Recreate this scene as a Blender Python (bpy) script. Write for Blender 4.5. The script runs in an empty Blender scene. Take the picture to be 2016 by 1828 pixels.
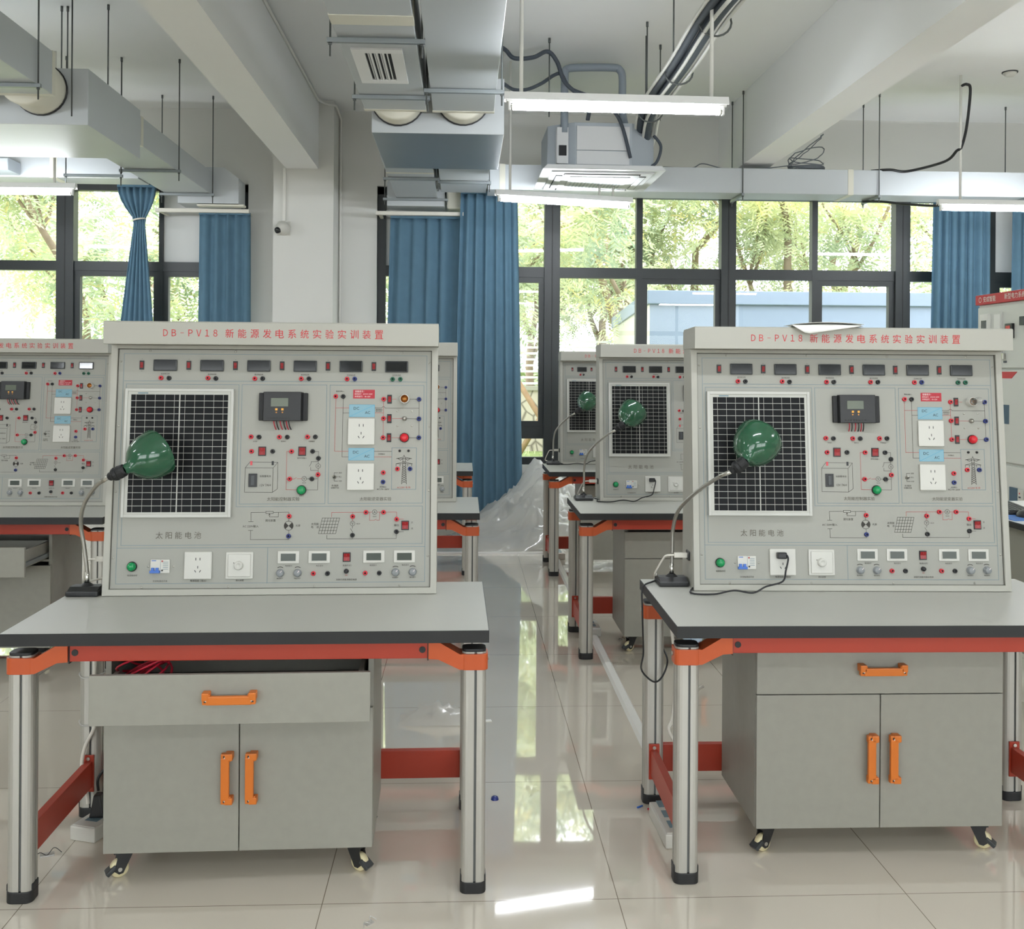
import bpy, bmesh, math, random
from mathutils import Vector, Matrix, Euler
random.seed(7)
R = math.radians
scene = bpy.context.scene
COL = scene.collection

# ------------------------------------------------------------------ camera
cam_data = bpy.data.cameras.new('camera')
cam = bpy.data.objects.new('camera', cam_data)
COL.objects.link(cam)
cam_data.sensor_fit = 'HORIZONTAL'
cam_data.sensor_width = 36.0
cam_data.lens = 36.0 * 2020.0 / 2016.0
cam_data.shift_y = -(914.0 - 728.0) / 2016.0       # lens shift of the cropped level photograph
cam_data.clip_start = 0.05
cam_data.clip_end = 300.0
cam.matrix_world = (Matrix.Translation((0, 0, 1.465)) @ Matrix.Rotation(R(-2.69), 4, 'Z')
                    @ Matrix.Rotation(R(90), 4, 'X') @ Matrix.Rotation(0.0065, 4, 'Z'))
scene.camera = cam

# ------------------------------------------------------------------ world: bright overcast sky
world = bpy.data.worlds.new('overcast_sky')
scene.world = world
world.use_nodes = True
_b = world.node_tree.nodes['Background']
_b.inputs['Color'].default_value = (0.95, 0.98, 1.0, 1)
_b.inputs['Strength'].default_value = 6.8
scene.view_settings.view_transform = 'Standard'
scene.view_settings.look = 'None'
scene.view_settings.gamma = 1.0
scene.view_settings.use_curve_mapping = False
scene.view_settings.exposure = -0.16
TUBE_STRENGTH = 118.0
c_ = scene.cycles
c_.max_bounces = 8
c_.diffuse_bounces = 5
c_.glossy_bounces = 4
c_.transmission_bounces = 4
c_.transparent_max_bounces = 12
c_.caustics_reflective = False
c_.caustics_refractive = False
c_.use_denoising = True
c_.sample_clamp_indirect = 6.0

# ------------------------------------------------------------------ materials
def lin(c):
    return tuple((x / 255.0 / 12.92) if x <= 10 else ((x / 255.0 + 0.055) / 1.055) ** 2.4 for x in c)

MATS = {}
def mat(name, rgb, rough=0.5, metal=0.0, spec=0.5, var=0.0, scale=8.0, bump=0.0, bscale=60.0, coat=0.0, emit=0.0):
    m = bpy.data.materials.new(name)
    m.use_nodes = True
    nt = m.node_tree
    b = nt.nodes['Principled BSDF']
    col = (*lin(rgb), 1)
    b.inputs['Base Color'].default_value = col
    b.inputs['Roughness'].default_value = rough
    b.inputs['Metallic'].default_value = metal
    b.inputs['Specular IOR Level'].default_value = spec
    b.inputs['Coat Weight'].default_value = coat
    if emit:
        b.inputs['Emission Color'].default_value = col
        b.inputs['Emission Strength'].default_value = emit
    if var or bump:
        tc = nt.nodes.new('ShaderNodeTexCoord')
    if var:
        n = nt.nodes.new('ShaderNodeTexNoise')
        n.inputs['Scale'].default_value = scale
        n.inputs['Detail'].default_value = 4
        r = nt.nodes.new('ShaderNodeValToRGB')
        r.color_ramp.elements[0].position = 0.3
        r.color_ramp.elements[1].position = 0.7
        r.color_ramp.elements[0].color = (*[x * (1 - var) for x in col[:3]], 1)
        r.color_ramp.elements[1].color = (*[min(1, x * (1 + var)) for x in col[:3]], 1)
        nt.links.new(tc.outputs['Object'], n.inputs['Vector'])
        nt.links.new(n.outputs['Fac'], r.inputs['Fac'])
        nt.links.new(r.outputs['Color'], b.inputs['Base Color'])
    if bump:
        n2 = nt.nodes.new('ShaderNodeTexNoise')
        n2.inputs['Scale'].default_value = bscale
        n2.inputs['Detail'].default_value = 3
        bp = nt.nodes.new('ShaderNodeBump')
        bp.inputs['Strength'].default_value = bump
        bp.inputs['Distance'].default_value = 0.01
        nt.links.new(tc.outputs['Object'], n2.inputs['Vector'])
        nt.links.new(n2.outputs['Fac'], bp.inputs['Height'])
        nt.links.new(bp.outputs['Normal'], b.inputs['Normal'])
    MATS[name] = m
    return m

mat('wall_paint', (222, 222, 218), 0.9, var=0.02, scale=1.5, bump=0.03, bscale=90)
mat('ceiling_paint', (243, 244, 244), 0.95, var=0.015, scale=0.8)
mat('window_frame', (44, 49, 51), 0.45, var=0.05)
mat('infill_white', (222, 223, 222), 0.6)
_m = mat('curtain_blue', (94, 128, 150), 0.85, var=0.06, scale=12, bump=0.1, bscale=400)
_nt = _m.node_tree; _p = _nt.nodes['Principled BSDF']; _t = _nt.nodes.new('ShaderNodeBsdfTranslucent'); _x = _nt.nodes.new('ShaderNodeMixShader')
_t.inputs['Color'].default_value = (*lin((96, 156, 184)), 1); _x.inputs[0].default_value = 0.14       # daylight glows faintly through the cloth
_nt.links.new(_p.outputs[0], _x.inputs[1]); _nt.links.new(_t.outputs[0], _x.inputs[2]); _nt.links.new(_x.outputs[0], _nt.nodes['Material Output'].inputs['Surface'])
mat('rail_white', (225, 222, 212), 0.5)
mat('laminate_top', (190, 190, 183), 0.4, var=0.02, scale=3)
mat('edge_black', (34, 35, 36), 0.55, var=0.1)
mat('orange_steel', (196, 88, 44), 0.38, var=0.03)
mat('orange_beam', (174, 60, 40), 0.4, var=0.03)
mat('aluminium', (182, 180, 173), 0.42, metal=0.45, var=0.02)
mat('groove_dark', (104, 107, 106), 0.6)
mat('foot_black', (32, 33, 35), 0.5)
mat('screw_metal', (188, 186, 178), 0.3, metal=0.9)
mat('console_shell', (180, 179, 170), 0.5, var=0.015, scale=4)
mat('console_plate', (165, 165, 157), 0.55, var=0.012, scale=5)
mat('cabinet_board', (152, 151, 142), 0.5, var=0.03, scale=30)
mat('cabinet_dark', (40, 40, 40), 0.7)
mat('handle_orange', (214, 116, 36), 0.4)
mat('black_plastic', (30, 31, 33), 0.4)
mat('black_rubber', (26, 27, 29), 0.55)
mat('grey_plastic', (52, 56, 58), 0.35)
mat('meter_glass', (20, 24, 27), 0.08, spec=0.6)
mat('red_plastic', (206, 44, 58), 0.3)
mat('red_rocker', (150, 26, 32), 0.3)
mat('blue_plastic', (38, 52, 118), 0.3)
mat('green_jack', (20, 96, 70), 0.3)
mat('green_lens', (18, 146, 84), 0.2)
mat('red_lens', (210, 28, 44), 0.2)
mat('white_plastic', (208, 207, 200), 0.35)
mat('lcd_grey', (92, 100, 84), 0.25)
mat('lcd_dark', (62, 70, 62), 0.25)
mat('knob_grey', (142, 146, 148), 0.35)
mat('breaker_blue', (56, 108, 196), 0.35)
mat('button_amber', (240, 176, 72), 0.4)
mat('copper', (176, 120, 60), 0.35, metal=0.7)
mat('pv_backing', (186, 186, 178), 0.3)
mat('pv_frame', (196, 196, 190), 0.35)
mat('pv_cell', (22, 23, 25), 0.4, spec=0.12)
mat('ink_light', (104, 100, 90), 0.7)
mat('ink_black', (60, 57, 53), 0.7)
mat('ink_grey', (116, 140, 150), 0.7)
mat('ink_red', (178, 84, 82), 0.7)
mat('ink_title', (206, 44, 52), 0.6)
mat('ink_blue_box', (136, 178, 194), 0.6)
mat('ink_blue_line', (92, 168, 200), 0.6)
mat('ink_white', (240, 226, 224), 0.6)
mat('ink_warn', (184, 50, 64), 0.6)
mat('shade_green', (28, 84, 56), 0.14, spec=0.6, coat=0.5)
mat('shade_inner', (220, 220, 214), 0.4)
mat('chrome', (214, 212, 206), 0.22, metal=1.0)
mat('gooseneck_metal', (176, 174, 168), 0.3, metal=1.0)
mat('duct_panel', (190, 195, 198), 0.45, metal=0.12, var=0.02, scale=2)
mat('duct_foil', (150, 158, 164), 0.42, metal=0.6, var=0.03, scale=2)
mat('duct_tape', (216, 214, 200), 0.5)
mat('duct_cloth', (222, 220, 206), 0.8, bump=0.2, bscale=20)
mat('steel_rod', (96, 100, 100), 0.45, metal=0.6)
mat('steel_angle', (140, 146, 148), 0.4, metal=0.6)
mat('grille_white', (232, 233, 234), 0.45)
mat('grille_dark', (38, 40, 44), 0.8)
mat('ac_white', (208, 210, 212), 0.45)
mat('ac_body', (172, 180, 188), 0.5)
mat('pipe_dark', (66, 74, 84), 0.65, bump=0.15, bscale=60)
mat('pipe_grey', (140, 150, 160), 0.6)
mat('pipe_white', (226, 226, 220), 0.5)
mat('lamp_white', (236, 236, 234), 0.4)
mat('tube_glow', (242, 247, 252), 0.5, emit=TUBE_STRENGTH)
mat('cable_black', (30, 31, 34), 0.5)
mat('cable_white', (226, 222, 212), 0.5)
mat('cable_grey', (104, 110, 116), 0.5)
mat('cable_red', (196, 34, 58), 0.45)
mat('wheel_cream', (222, 212, 172), 0.4)
mat('paper', (238, 238, 234), 0.8)
mat('banner_red', (196, 44, 56), 0.5)
mat('gear_grey', (214, 215, 210), 0.45)
mat('screen_dark', (36, 40, 60), 0.2)
mat('mesh_vent', (70, 96, 116), 0.6)
mat('sticker_yellow', (236, 214, 90), 0.5)
mat('desk_top', (214, 218, 220), 0.4)
mat('desk_panel', (150, 150, 138), 0.5)
mat('pad_blue', (70, 120, 190), 0.6)
mat('conduit_white', (232, 231, 226), 0.4)
mat('bark', (150, 134, 116), 0.9, var=0.2, scale=6, bump=0.4, bscale=12)
mat('stake_wood', (158, 130, 104), 0.9, var=0.15, scale=9)
mat('kiosk_blue', (124, 138, 158), 0.5, var=0.02)
mat('kiosk_cream', (190, 188, 178), 0.6)
mat('slat_white', (226, 228, 230), 0.5)
mat('lawn', (150, 168, 112), 0.95, var=0.25, scale=3)
mat('paving', (176, 172, 164), 0.9, var=0.1, scale=0.6)

def leaf_mat(name, rgb):
    m = bpy.data.materials.new(name); m.use_nodes = True
    nt = m.node_tree; nt.nodes.clear()
    out = nt.nodes.new('ShaderNodeOutputMaterial')
    d = nt.nodes.new('ShaderNodeBsdfDiffuse'); t = nt.nodes.new('ShaderNodeBsdfTranslucent')
    g = nt.nodes.new('ShaderNodeBsdfGlossy'); mx = nt.nodes.new('ShaderNodeMixShader'); m2 = nt.nodes.new('ShaderNodeMixShader')
    tc = nt.nodes.new('ShaderNodeTexCoord'); n = nt.nodes.new('ShaderNodeTexNoise'); r = nt.nodes.new('ShaderNodeValToRGB')
    c = lin(rgb)
    n.inputs['Scale'].default_value = 0.9; n.inputs['Detail'].default_value = 5
    r.color_ramp.elements[0].position = 0.35; r.color_ramp.elements[1].position = 0.65
    r.color_ramp.elements[0].color = (c[0] * .6, c[1] * .68, c[2] * .7, 1)
    r.color_ramp.elements[1].color = (min(1, c[0] * 1.35), min(1, c[1] * 1.25), c[2] * 1.1, 1)
    nt.links.new(tc.outputs['Object'], n.inputs['Vector']); nt.links.new(n.outputs['Fac'], r.inputs['Fac'])
    for s in (d, t): nt.links.new(r.outputs['Color'], s.inputs['Color'])
    g.inputs['Roughness'].default_value = 0.35
    mx.inputs[0].default_value = 0.5; m2.inputs[0].default_value = 0.06
    nt.links.new(d.outputs[0], mx.inputs[1]); nt.links.new(t.outputs[0], mx.inputs[2])
    nt.links.new(mx.outputs[0], m2.inputs[1]); nt.links.new(g.outputs[0], m2.inputs[2])
    nt.links.new(m2.outputs[0], out.inputs['Surface'])
    MATS[name] = m
leaf_mat('leaf_green', (220, 228, 200))
leaf_mat('leaf_dark', (200, 214, 192))
leaf_mat('leaf_yellow', (240, 220, 168))

def glass_mat():
    m = bpy.data.materials.new('window_glass'); m.use_nodes = True
    nt = m.node_tree; nt.nodes.clear()
    out = nt.nodes.new('ShaderNodeOutputMaterial')
    t = nt.nodes.new('ShaderNodeBsdfTransparent'); g = nt.nodes.new('ShaderNodeBsdfGlossy')
    f = nt.nodes.new('ShaderNodeFresnel'); mx = nt.nodes.new('ShaderNodeMixShader')
    t.inputs['Color'].default_value = (0.95, 0.97, 0.96, 1)
    g.inputs['Roughness'].default_value = 0.0
    f.inputs['IOR'].default_value = 1.4
    nt.links.new(f.outputs[0], mx.inputs[0]); nt.links.new(t.outputs[0], mx.inputs[1]); nt.links.new(g.outputs[0], mx.inputs[2])
    nt.links.new(mx.outputs[0], out.inputs['Surface'])
    MATS['window_glass'] = m
glass_mat()

def clear_mat(name, white, fac, rough=0.15, trans=0.4):
    """thin translucent plastic / bulb glass"""
    m = bpy.data.materials.new(name); m.use_nodes = True
    nt = m.node_tree; nt.nodes.clear()
    out = nt.nodes.new('ShaderNodeOutputMaterial')
    t = nt.nodes.new('ShaderNodeBsdfTransparent'); d = nt.nodes.new('ShaderNodeBsdfDiffuse'); l = nt.nodes.new('ShaderNodeBsdfTranslucent')
    g = nt.nodes.new('ShaderNodeBsdfGlossy'); a = nt.nodes.new('ShaderNodeMixShader'); b = nt.nodes.new('ShaderNodeMixShader'); c = nt.nodes.new('ShaderNodeMixShader')
    d.inputs['Color'].default_value = (*white, 1); l.inputs['Color'].default_value = (*white, 1)
    g.inputs['Roughness'].default_value = rough
    a.inputs[0].default_value = trans; b.inputs[0].default_value = fac; c.inputs[0].default_value = 0.14
    nt.links.new(d.outputs[0], a.inputs[1]); nt.links.new(l.outputs[0], a.inputs[2])
    nt.links.new(t.outputs[0], b.inputs[1]); nt.links.new(a.outputs[0], b.inputs[2])
    nt.links.new(b.outputs[0], c.inputs[1]); nt.links.new(g.outputs[0], c.inputs[2])
    nt.links.new(c.outputs[0], out.inputs['Surface'])
    MATS[name] = m
clear_mat('film_plastic', (0.95, 0.95, 0.93), 0.5, 0.15, 0.55)
clear_mat('bulb_glass', (0.95, 0.95, 0.92), 0.12, 0.02)
clear_mat('tie_plastic', (0.9, 0.9, 0.88), 0.7)

def floor_mat():
    m = bpy.data.materials.new('floor_tiles'); m.use_nodes = True
    nt = m.node_tree; b = nt.nodes['Principled BSDF']
    tc = nt.nodes.new('ShaderNodeTexCoord'); sep = nt.nodes.new('ShaderNodeSeparateXYZ')
    nt.links.new(tc.outputs['Object'], sep.inputs[0])
    def math_(op, a, v2=None):
        n = nt.nodes.new('ShaderNodeMath'); n.operation = op
        nt.links.new(a, n.inputs[0])
        if v2 is not None:
            if isinstance(v2, (int, float)): n.inputs[1].default_value = v2
            else: nt.links.new(v2, n.inputs[1])
        return n.outputs[0]
    P = 0.815
    dist = []
    for ax, off in (('X', 0.437), ('Y', 2.83)):
        s = math_('ADD', sep.outputs[ax], 100 * P - off)
        s = math_('MODULO', s, P)
        s = math_('SUBTRACT', s, P / 2)
        s = math_('ABSOLUTE', s)
        dist.append(math_('GREATER_THAN', s, P / 2 - 0.0013))
    j = math_('MAXIMUM', dist[0], dist[1])
    n = nt.nodes.new('ShaderNodeTexNoise'); n.inputs['Scale'].default_value = 1.3; n.inputs['Detail'].default_value = 6
    nt.links.new(tc.outputs['Object'], n.inputs['Vector'])
    r = nt.nodes.new('ShaderNodeValToRGB')
    r.color_ramp.elements[0].position = 0.3; r.color_ramp.elements[1].position = 0.7
    r.color_ramp.elements[0].color = (*lin((217, 209, 194)), 1); r.color_ramp.elements[1].color = (*lin((224, 216, 202)), 1)
    nt.links.new(n.outputs['Fac'], r.inputs['Fac'])
    mx = nt.nodes.new('ShaderNodeMixRGB'); mx.inputs['Color2'].default_value = (*lin((140, 128, 112)), 1)
    nt.links.new(j, mx.inputs['Fac']); nt.links.new(r.outputs['Color'], mx.inputs['Color1'])
    nt.links.new(mx.outputs[0], b.inputs['Base Color'])
    b.inputs['Roughness'].default_value = 0.035
    b.inputs['Specular IOR Level'].default_value = 0.5
    b.inputs['Coat Weight'].default_value = 1.0
    b.inputs['Coat Roughness'].default_value = 0.02
    b.inputs['Coat IOR'].default_value = 1.5
    MATS['floor_tiles'] = m
floor_mat()

def stone_mat():
    m = bpy.data.materials.new('rubble_stone'); m.use_nodes = True
    nt = m.node_tree; b = nt.nodes['Principled BSDF']
    tc = nt.nodes.new('ShaderNodeTexCoord'); v = nt.nodes.new('ShaderNodeTexVoronoi'); v.feature = 'DISTANCE_TO_EDGE'
    v.inputs['Scale'].default_value = 2.2
    r = nt.nodes.new('ShaderNodeValToRGB')
    r.color_ramp.elements[0].color = (*lin((120, 112, 104)), 1); r.color_ramp.elements[1].color = (*lin((206, 196, 186)), 1)
    r.color_ramp.elements[1].position = 0.05
    nt.links.new(tc.outputs['Object'], v.inputs['Vector']); nt.links.new(v.outputs['Distance'], r.inputs['Fac'])
    nt.links.new(r.outputs['Color'], b.inputs['Base Color']); b.inputs['Roughness'].default_value = 0.9
    MATS['rubble_stone'] = m
stone_mat()

def perf_mat():
    m = bpy.data.materials.new('perforated_steel'); m.use_nodes = True
    nt = m.node_tree; b = nt.nodes['Principled BSDF']
    tc = nt.nodes.new('ShaderNodeTexCoord'); v = nt.nodes.new('ShaderNodeTexVoronoi')
    v.inputs['Scale'].default_value = 55; v.inputs['Randomness'].default_value = 0.0
    r = nt.nodes.new('ShaderNodeValToRGB'); r.color_ramp.interpolation = 'CONSTANT'
    r.color_ramp.elements[0].color = (*lin((226, 224, 214)), 1); r.color_ramp.elements[1].color = (*lin((150, 150, 138)), 1)
    r.color_ramp.elements[1].position = 0.33
    nt.links.new(tc.outputs['Object'], v.inputs['Vector']); nt.links.new(v.outputs['Distance'], r.inputs['Fac'])
    nt.links.new(r.outputs['Color'], b.inputs['Base Color'])
    MATS['perforated_steel'] = m
perf_mat()

# ------------------------------------------------------------------ mesh helpers
class MB:
    """collects shapes, then links them as ONE mesh object"""
    def __init__(s): s.bm = bmesh.new(); s.mats = []
    def mi(s, m):
        if m not in s.mats: s.mats.append(m)
        return s.mats.index(m)
    def _take(s, geom_faces, m, smooth=False):
        i = s.mi(m)
        for f in geom_faces: f.material_index = i; f.smooth = smooth
    def box(s, x0, x1, y0, y1, z0, z1, m, bev=0.0, M=None, seg=2):
        before = set(s.bm.faces) if bev else None
        vs = [s.bm.verts.new((x, y, z)) for z in (z0, z1) for y in (y0, y1) for x in (x0, x1)]
        if M is not None:
            for v in vs: v.co = M @ v.co
        fs = [s.bm.faces.new([vs[i] for i in q]) for q in ((0, 2, 3, 1), (4, 5, 7, 6), (0, 1, 5, 4), (2, 6, 7, 3), (0, 4, 6, 2), (1, 3, 7, 5))]
        if bev:
            es = list({e for f in fs for e in f.edges})
            bmesh.ops.bevel(s.bm, geom=es, offset=bev, segments=seg, affect='EDGES', profile=0.6)
            fs = [f for f in s.bm.faces if f not in before]
        s._take(fs, m)
        return s
    def quad(s, pts, m):
        vs = [s.bm.verts.new(p) for p in pts]; s._take([s.bm.faces.new(vs)], m); return s
    def prism(s, poly, lo, hi, m, axis='x', bev=0.0, caps=True):
        """poly: 2D points extruded along axis: x -> (y,z), y -> (x,z), z -> (x,y)"""
        before = set(s.bm.faces)
        def P(a, b, t): return {'x': (t, a, b), 'y': (a, t, b), 'z': (a, b, t)}[axis]
        lo_v = [s.bm.verts.new(P(a, b, lo)) for a, b in poly]; hi_v = [s.bm.verts.new(P(a, b, hi)) for a, b in poly]
        n = len(poly)
        fs = [s.bm.faces.new((lo_v[i], lo_v[(i + 1) % n], hi_v[(i + 1) % n], hi_v[i])) for i in range(n)]
        if caps: fs += [s.bm.faces.new(lo_v[::-1]), s.bm.faces.new(hi_v)]
        bmesh.ops.recalc_face_normals(s.bm, faces=fs)
        if bev:
            es = list({e for f in fs for e in f.edges})
            bmesh.ops.bevel(s.bm, geom=es, offset=bev, segments=2, affect='EDGES', profile=0.6)
            fs = [f for f in s.bm.faces if f not in before]
        s._take(fs, m); return s
    def cyl(s, p, q, r, m, seg=12, r2=None, smooth=True, caps=True):
        p, q = Vector(p), Vector(q); r2 = r if r2 is None else r2
        d = (q - p).normalized(); u = d.orthogonal().normalized(); w = d.cross(u)
        A = []; B = []
        for i in range(seg):
            a = 2 * math.pi * i / seg; o = u * math.cos(a) + w * math.sin(a)
            A.append(s.bm.verts.new(p + o * r)); B.append(s.bm.verts.new(q + o * r2))
        side = [s.bm.faces.new((A[i], A[(i + 1) % seg], B[(i + 1) % seg], B[i])) for i in range(seg)]
        s._take(side, m, smooth)
        if caps: s._take([s.bm.faces.new(A[::-1]), s.bm.faces.new(B)], m)
        return s
    def lathe(s, prof, m, origin=(0, 0, 0), axis=(0, 0, 1), seg=24, mats=None, smooth=True):
        """prof: [(t along axis, r)]; r=0 closes to a point"""
        o = Vector(origin); d = Vector(axis).normalized(); u = d.orthogonal().normalized(); w = d.cross(u)
        rings = []
        for t, r in prof:
            if r <= 1e-6: rings.append([s.bm.verts.new(o + d * t)])
            else: rings.append([s.bm.verts.new(o + d * t + (u * math.cos(2 * math.pi * i / seg) + w * math.sin(2 * math.pi * i / seg)) * r) for i in range(seg)])
        for k in range(len(rings) - 1):
            a, b = rings[k], rings[k + 1]; fs = []
            for i in range(seg):
                j = (i + 1) % seg
                q = [a[i % len(a)], a[j % len(a)], b[j % len(b)], b[i % len(b)]]
                q2 = []
                for v in q:
                    if v not in q2: q2.append(v)
                if len(q2) >= 3:
                    try: fs.append(s.bm.faces.new(q2))
                    except ValueError: pass
            s._take(fs, mats[k] if mats else m, smooth)
        return s
    def tube(s, pts, r, m, seg=8, cyclic=False, smooth_path=0, radii=None):
        P = [Vector(p) for p in pts]
        if smooth_path: P, radii = catmull(P, smooth_path), None
        n = len(P); rings = []; u = None
        for i in range(n):
            d = (P[min(i + 1, n - 1)] - P[max(i - 1, 0)])
            d = d.normalized() if d.length > 1e-9 else Vector((0, 0, 1))
            if u is None: u = d.orthogonal().normalized()
            u = (u - d * u.dot(d)); u = u.normalized() if u.length > 1e-6 else d.orthogonal().normalized()
            w = d.cross(u); rr = radii[i] if radii else r
            rings.append([s.bm.verts.new(P[i] + (u * math.cos(2 * math.pi * k / seg) + w * math.sin(2 * math.pi * k / seg)) * rr) for k in range(seg)])
        fs = []
        for i in range(n - 1):
            for k in range(seg):
                fs.append(s.bm.faces.new((rings[i][k], rings[i][(k + 1) % seg], rings[i + 1][(k + 1) % seg], rings[i + 1][k])))
        s._take(fs, m, True)
        s._take([s.bm.faces.new(rings[0][::-1]), s.bm.faces.new(rings[-1])], m)
        return s
    def build(s, name, parent=None, M=None, normals=True):
        if normals: bmesh.ops.recalc_face_normals(s.bm, faces=s.bm.faces[:])
        me = bpy.data.meshes.new(name); s.bm.to_mesh(me); s.bm.free()
        for m in s.mats: me.materials.append(MATS[m])
        return obj(name, me, parent, M)

def catmull(P, k):
    out = []; n = len(P)
    for i in range(n - 1):
        p0, p1, p2, p3 = P[max(i - 1, 0)], P[i], P[i + 1], P[min(i + 2, n - 1)]
        for j in range(k):
            t = j / k
            out.append(0.5 * ((2 * p1) + (p2 - p0) * t + (2 * p0 - 5 * p1 + 4 * p2 - p3) * t * t + (3 * p1 - p0 - 3 * p2 + p3) * t ** 3))
    out.append(P[-1]); return out

def obj(name, me, parent=None, M=None):
    o = bpy.data.objects.new(name, me); COL.objects.link(o)
    if parent is not None: o.parent = parent
    if M is not None: o.matrix_basis = M
    return o
def tag(o, label, cat, group=None, kind=None):
    o['label'] = label; o['category'] = cat
    if group: o['group'] = group
    if kind: o['kind'] = kind
    return o
def thing(name, label, cat, loc=(0, 0, 0), rz=0.0, group=None):
    o = bpy.data.objects.new(name, None); COL.objects.link(o)
    o.empty_display_size = 0.1
    o.location = loc; o.rotation_euler = (0, 0, rz)
    return tag(o, label, cat, group)
def struct(o): o['kind'] = 'structure'; return o
def copy_tree(o, parent=None):
    c = o.copy(); COL.objects.link(c)
    if parent is not None: c.parent = parent
    for ch in list(o.children): copy_tree(ch, c)
    return c
T = Matrix.Translation
def plain(mb): return mb.build

_txt = {}
def text_mesh(body):
    """glyph outlines of a line of writing, as (verts, faces, width, y-range)"""
    if body in _txt: return _txt[body]
    c = bpy.data.curves.new('t', 'FONT'); c.body = body; c.resolution_u = 2
    o = bpy.data.objects.new('t', c); COL.objects.link(o)
    bpy.context.view_layer.update()
    ev = o.evaluated_get(bpy.context.evaluated_depsgraph_get())
    me = bpy.data.meshes.new_from_object(ev)
    V = [tuple(v.co) for v in me.vertices]; F = [tuple(p.vertices) for p in me.polygons]
    bpy.data.objects.remove(o); bpy.data.curves.remove(c); bpy.data.meshes.remove(me)
    xs = [v[0] for v in V]; ys = [v[1] for v in V]
    _txt[body] = (V, F, min(xs), max(xs), min(ys), max(ys)); return _txt[body]
def put_text(mb, body, cx, cy, width, m, M=None, w=0.0008, height=None, ratio=None):
    """writing centred at (cx, cy), fitted to width (and height)"""
    V, F, x0, x1, y0, y1 = text_mesh(body)
    sx = width / (x1 - x0); sy = sx if height is None else height / (y1 - y0)
    if ratio: sy = sx * ratio
    vs = []
    for x, y, z in V:
        p = Vector((cx + (x - (x0 + x1) / 2) * sx, cy + (y - (y0 + y1) / 2) * sy, w))
        vs.append(mb.bm.verts.new(M @ p if M is not None else p))
    fs = []
    for f in F:
        try: fs.append(mb.bm.faces.new([vs[i] for i in f]))
        except ValueError: pass
    mb._take(fs, m)
def put_char(mb, ch, cx, cy, cap, m, M):
    """one slim capital at its natural width, cap high"""
    V, F, x0, x1, y0, y1 = text_mesh(ch); s = cap / 0.73
    put_text(mb, ch, cx, cy, (x1 - x0) * s * (0.5 if ch == '－' else 0.82), m, M, 0.0008, (y1 - y0) * s * (0.7 if ch == '－' else 1.0))
def line(mb, pts, width, m, w=0.0006):
    for (ax, ay), (bx, by) in zip(pts, pts[1:]):
        dx, dy = bx - ax, by - ay; L = math.hypot(dx, dy) or 1e-6
        nx, ny = -dy / L * width / 2, dx / L * width / 2; ex, ey = dx / L * width / 2, dy / L * width / 2
        mb.quad([(ax - ex - nx, ay - ey - ny, w), (bx + ex - nx, by + ey - ny, w), (bx + ex + nx, by + ey + ny, w), (ax - ex + nx, ay - ey + ny, w)], m)
def ring(mb, c, r, width, m, w=0.0006, seg=20):
    for i in range(seg):
        a, b = 2 * math.pi * i / seg, 2 * math.pi * (i + 1) / seg
        mb.quad([(c[0] + rr * math.cos(t), c[1] + rr * math.sin(t), w) for rr, t in ((r - width / 2, a), (r + width / 2, a), (r + width / 2, b), (r - width / 2, b))], m)

# ------------------------------------------------------------------ the room
YW = 9.88            # inside face of the window wall
ZC = 3.93            # ceiling
def room():
    struct(MB().box(-7.2, 8.2, -4.2, 10.15, -0.12, 0, 'floor_tiles').build('floor'))
    struct(MB().box(-7.2, 8.2, -4.2, 10.15, ZC, ZC + 0.15, 'ceiling_paint').build('ceiling'))
    struct(MB().box(-7.2, -7.0, -4.2, 10.15, 0, ZC, 'wall_paint').build('wall_left'))
    struct(MB().box(8.0, 8.2, -4.2, 10.15, 0, ZC, 'wall_paint').build('wall_right'))
    w = MB()
    w.box(-7.0, 8.0, YW, 10.15, 3.22, ZC, 'wall_paint')
    w.box(-2.06, -0.84, YW, 10.15, 0, 3.22, 'wall_paint')
    w.box(-7.0, -2.06, YW, 10.15, 0, 0.55, 'wall_paint'); w.box(-0.84, 8.0, YW, 10.15, 0, 0.55, 'wall_paint')
    w.box(-7.0, -6.3, YW, 10.15, 0.55, 3.22, 'wall_paint'); w.box(7.3, 8.0, YW, 10.15, 0.55, 3.22, 'wall_paint')
    struct(w.build('wall_window_side'))
    r = MB()
    for z0, z1 in ((0, 0.8), (3.1, ZC)): r.box(-7.0, 8.0, -4.2, -4.0, z0, z1, 'wall_paint')
    for x0, x1 in ((-7, -5.6), (-0.9, 0.3), (6.6, 8)): r.box(x0, x1, -4.2, -4.0, 0.8, 3.1, 'wall_paint')
    struct(r.build('wall_rear'))
    struct(MB().box(-1.755, -1.207, 9.5, YW, 0, ZC, 'wall_paint').build('column'))
    struct(MB().box(-1.64, -1.345, -4.0, 9.5, 3.3, ZC, 'ceiling_paint').build('ceiling_beam'))
    struct(MB().box(2.46, 2.73, -4.0, YW, 3.3, ZC, 'ceiling_paint').build('ceiling_beam'))

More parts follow.
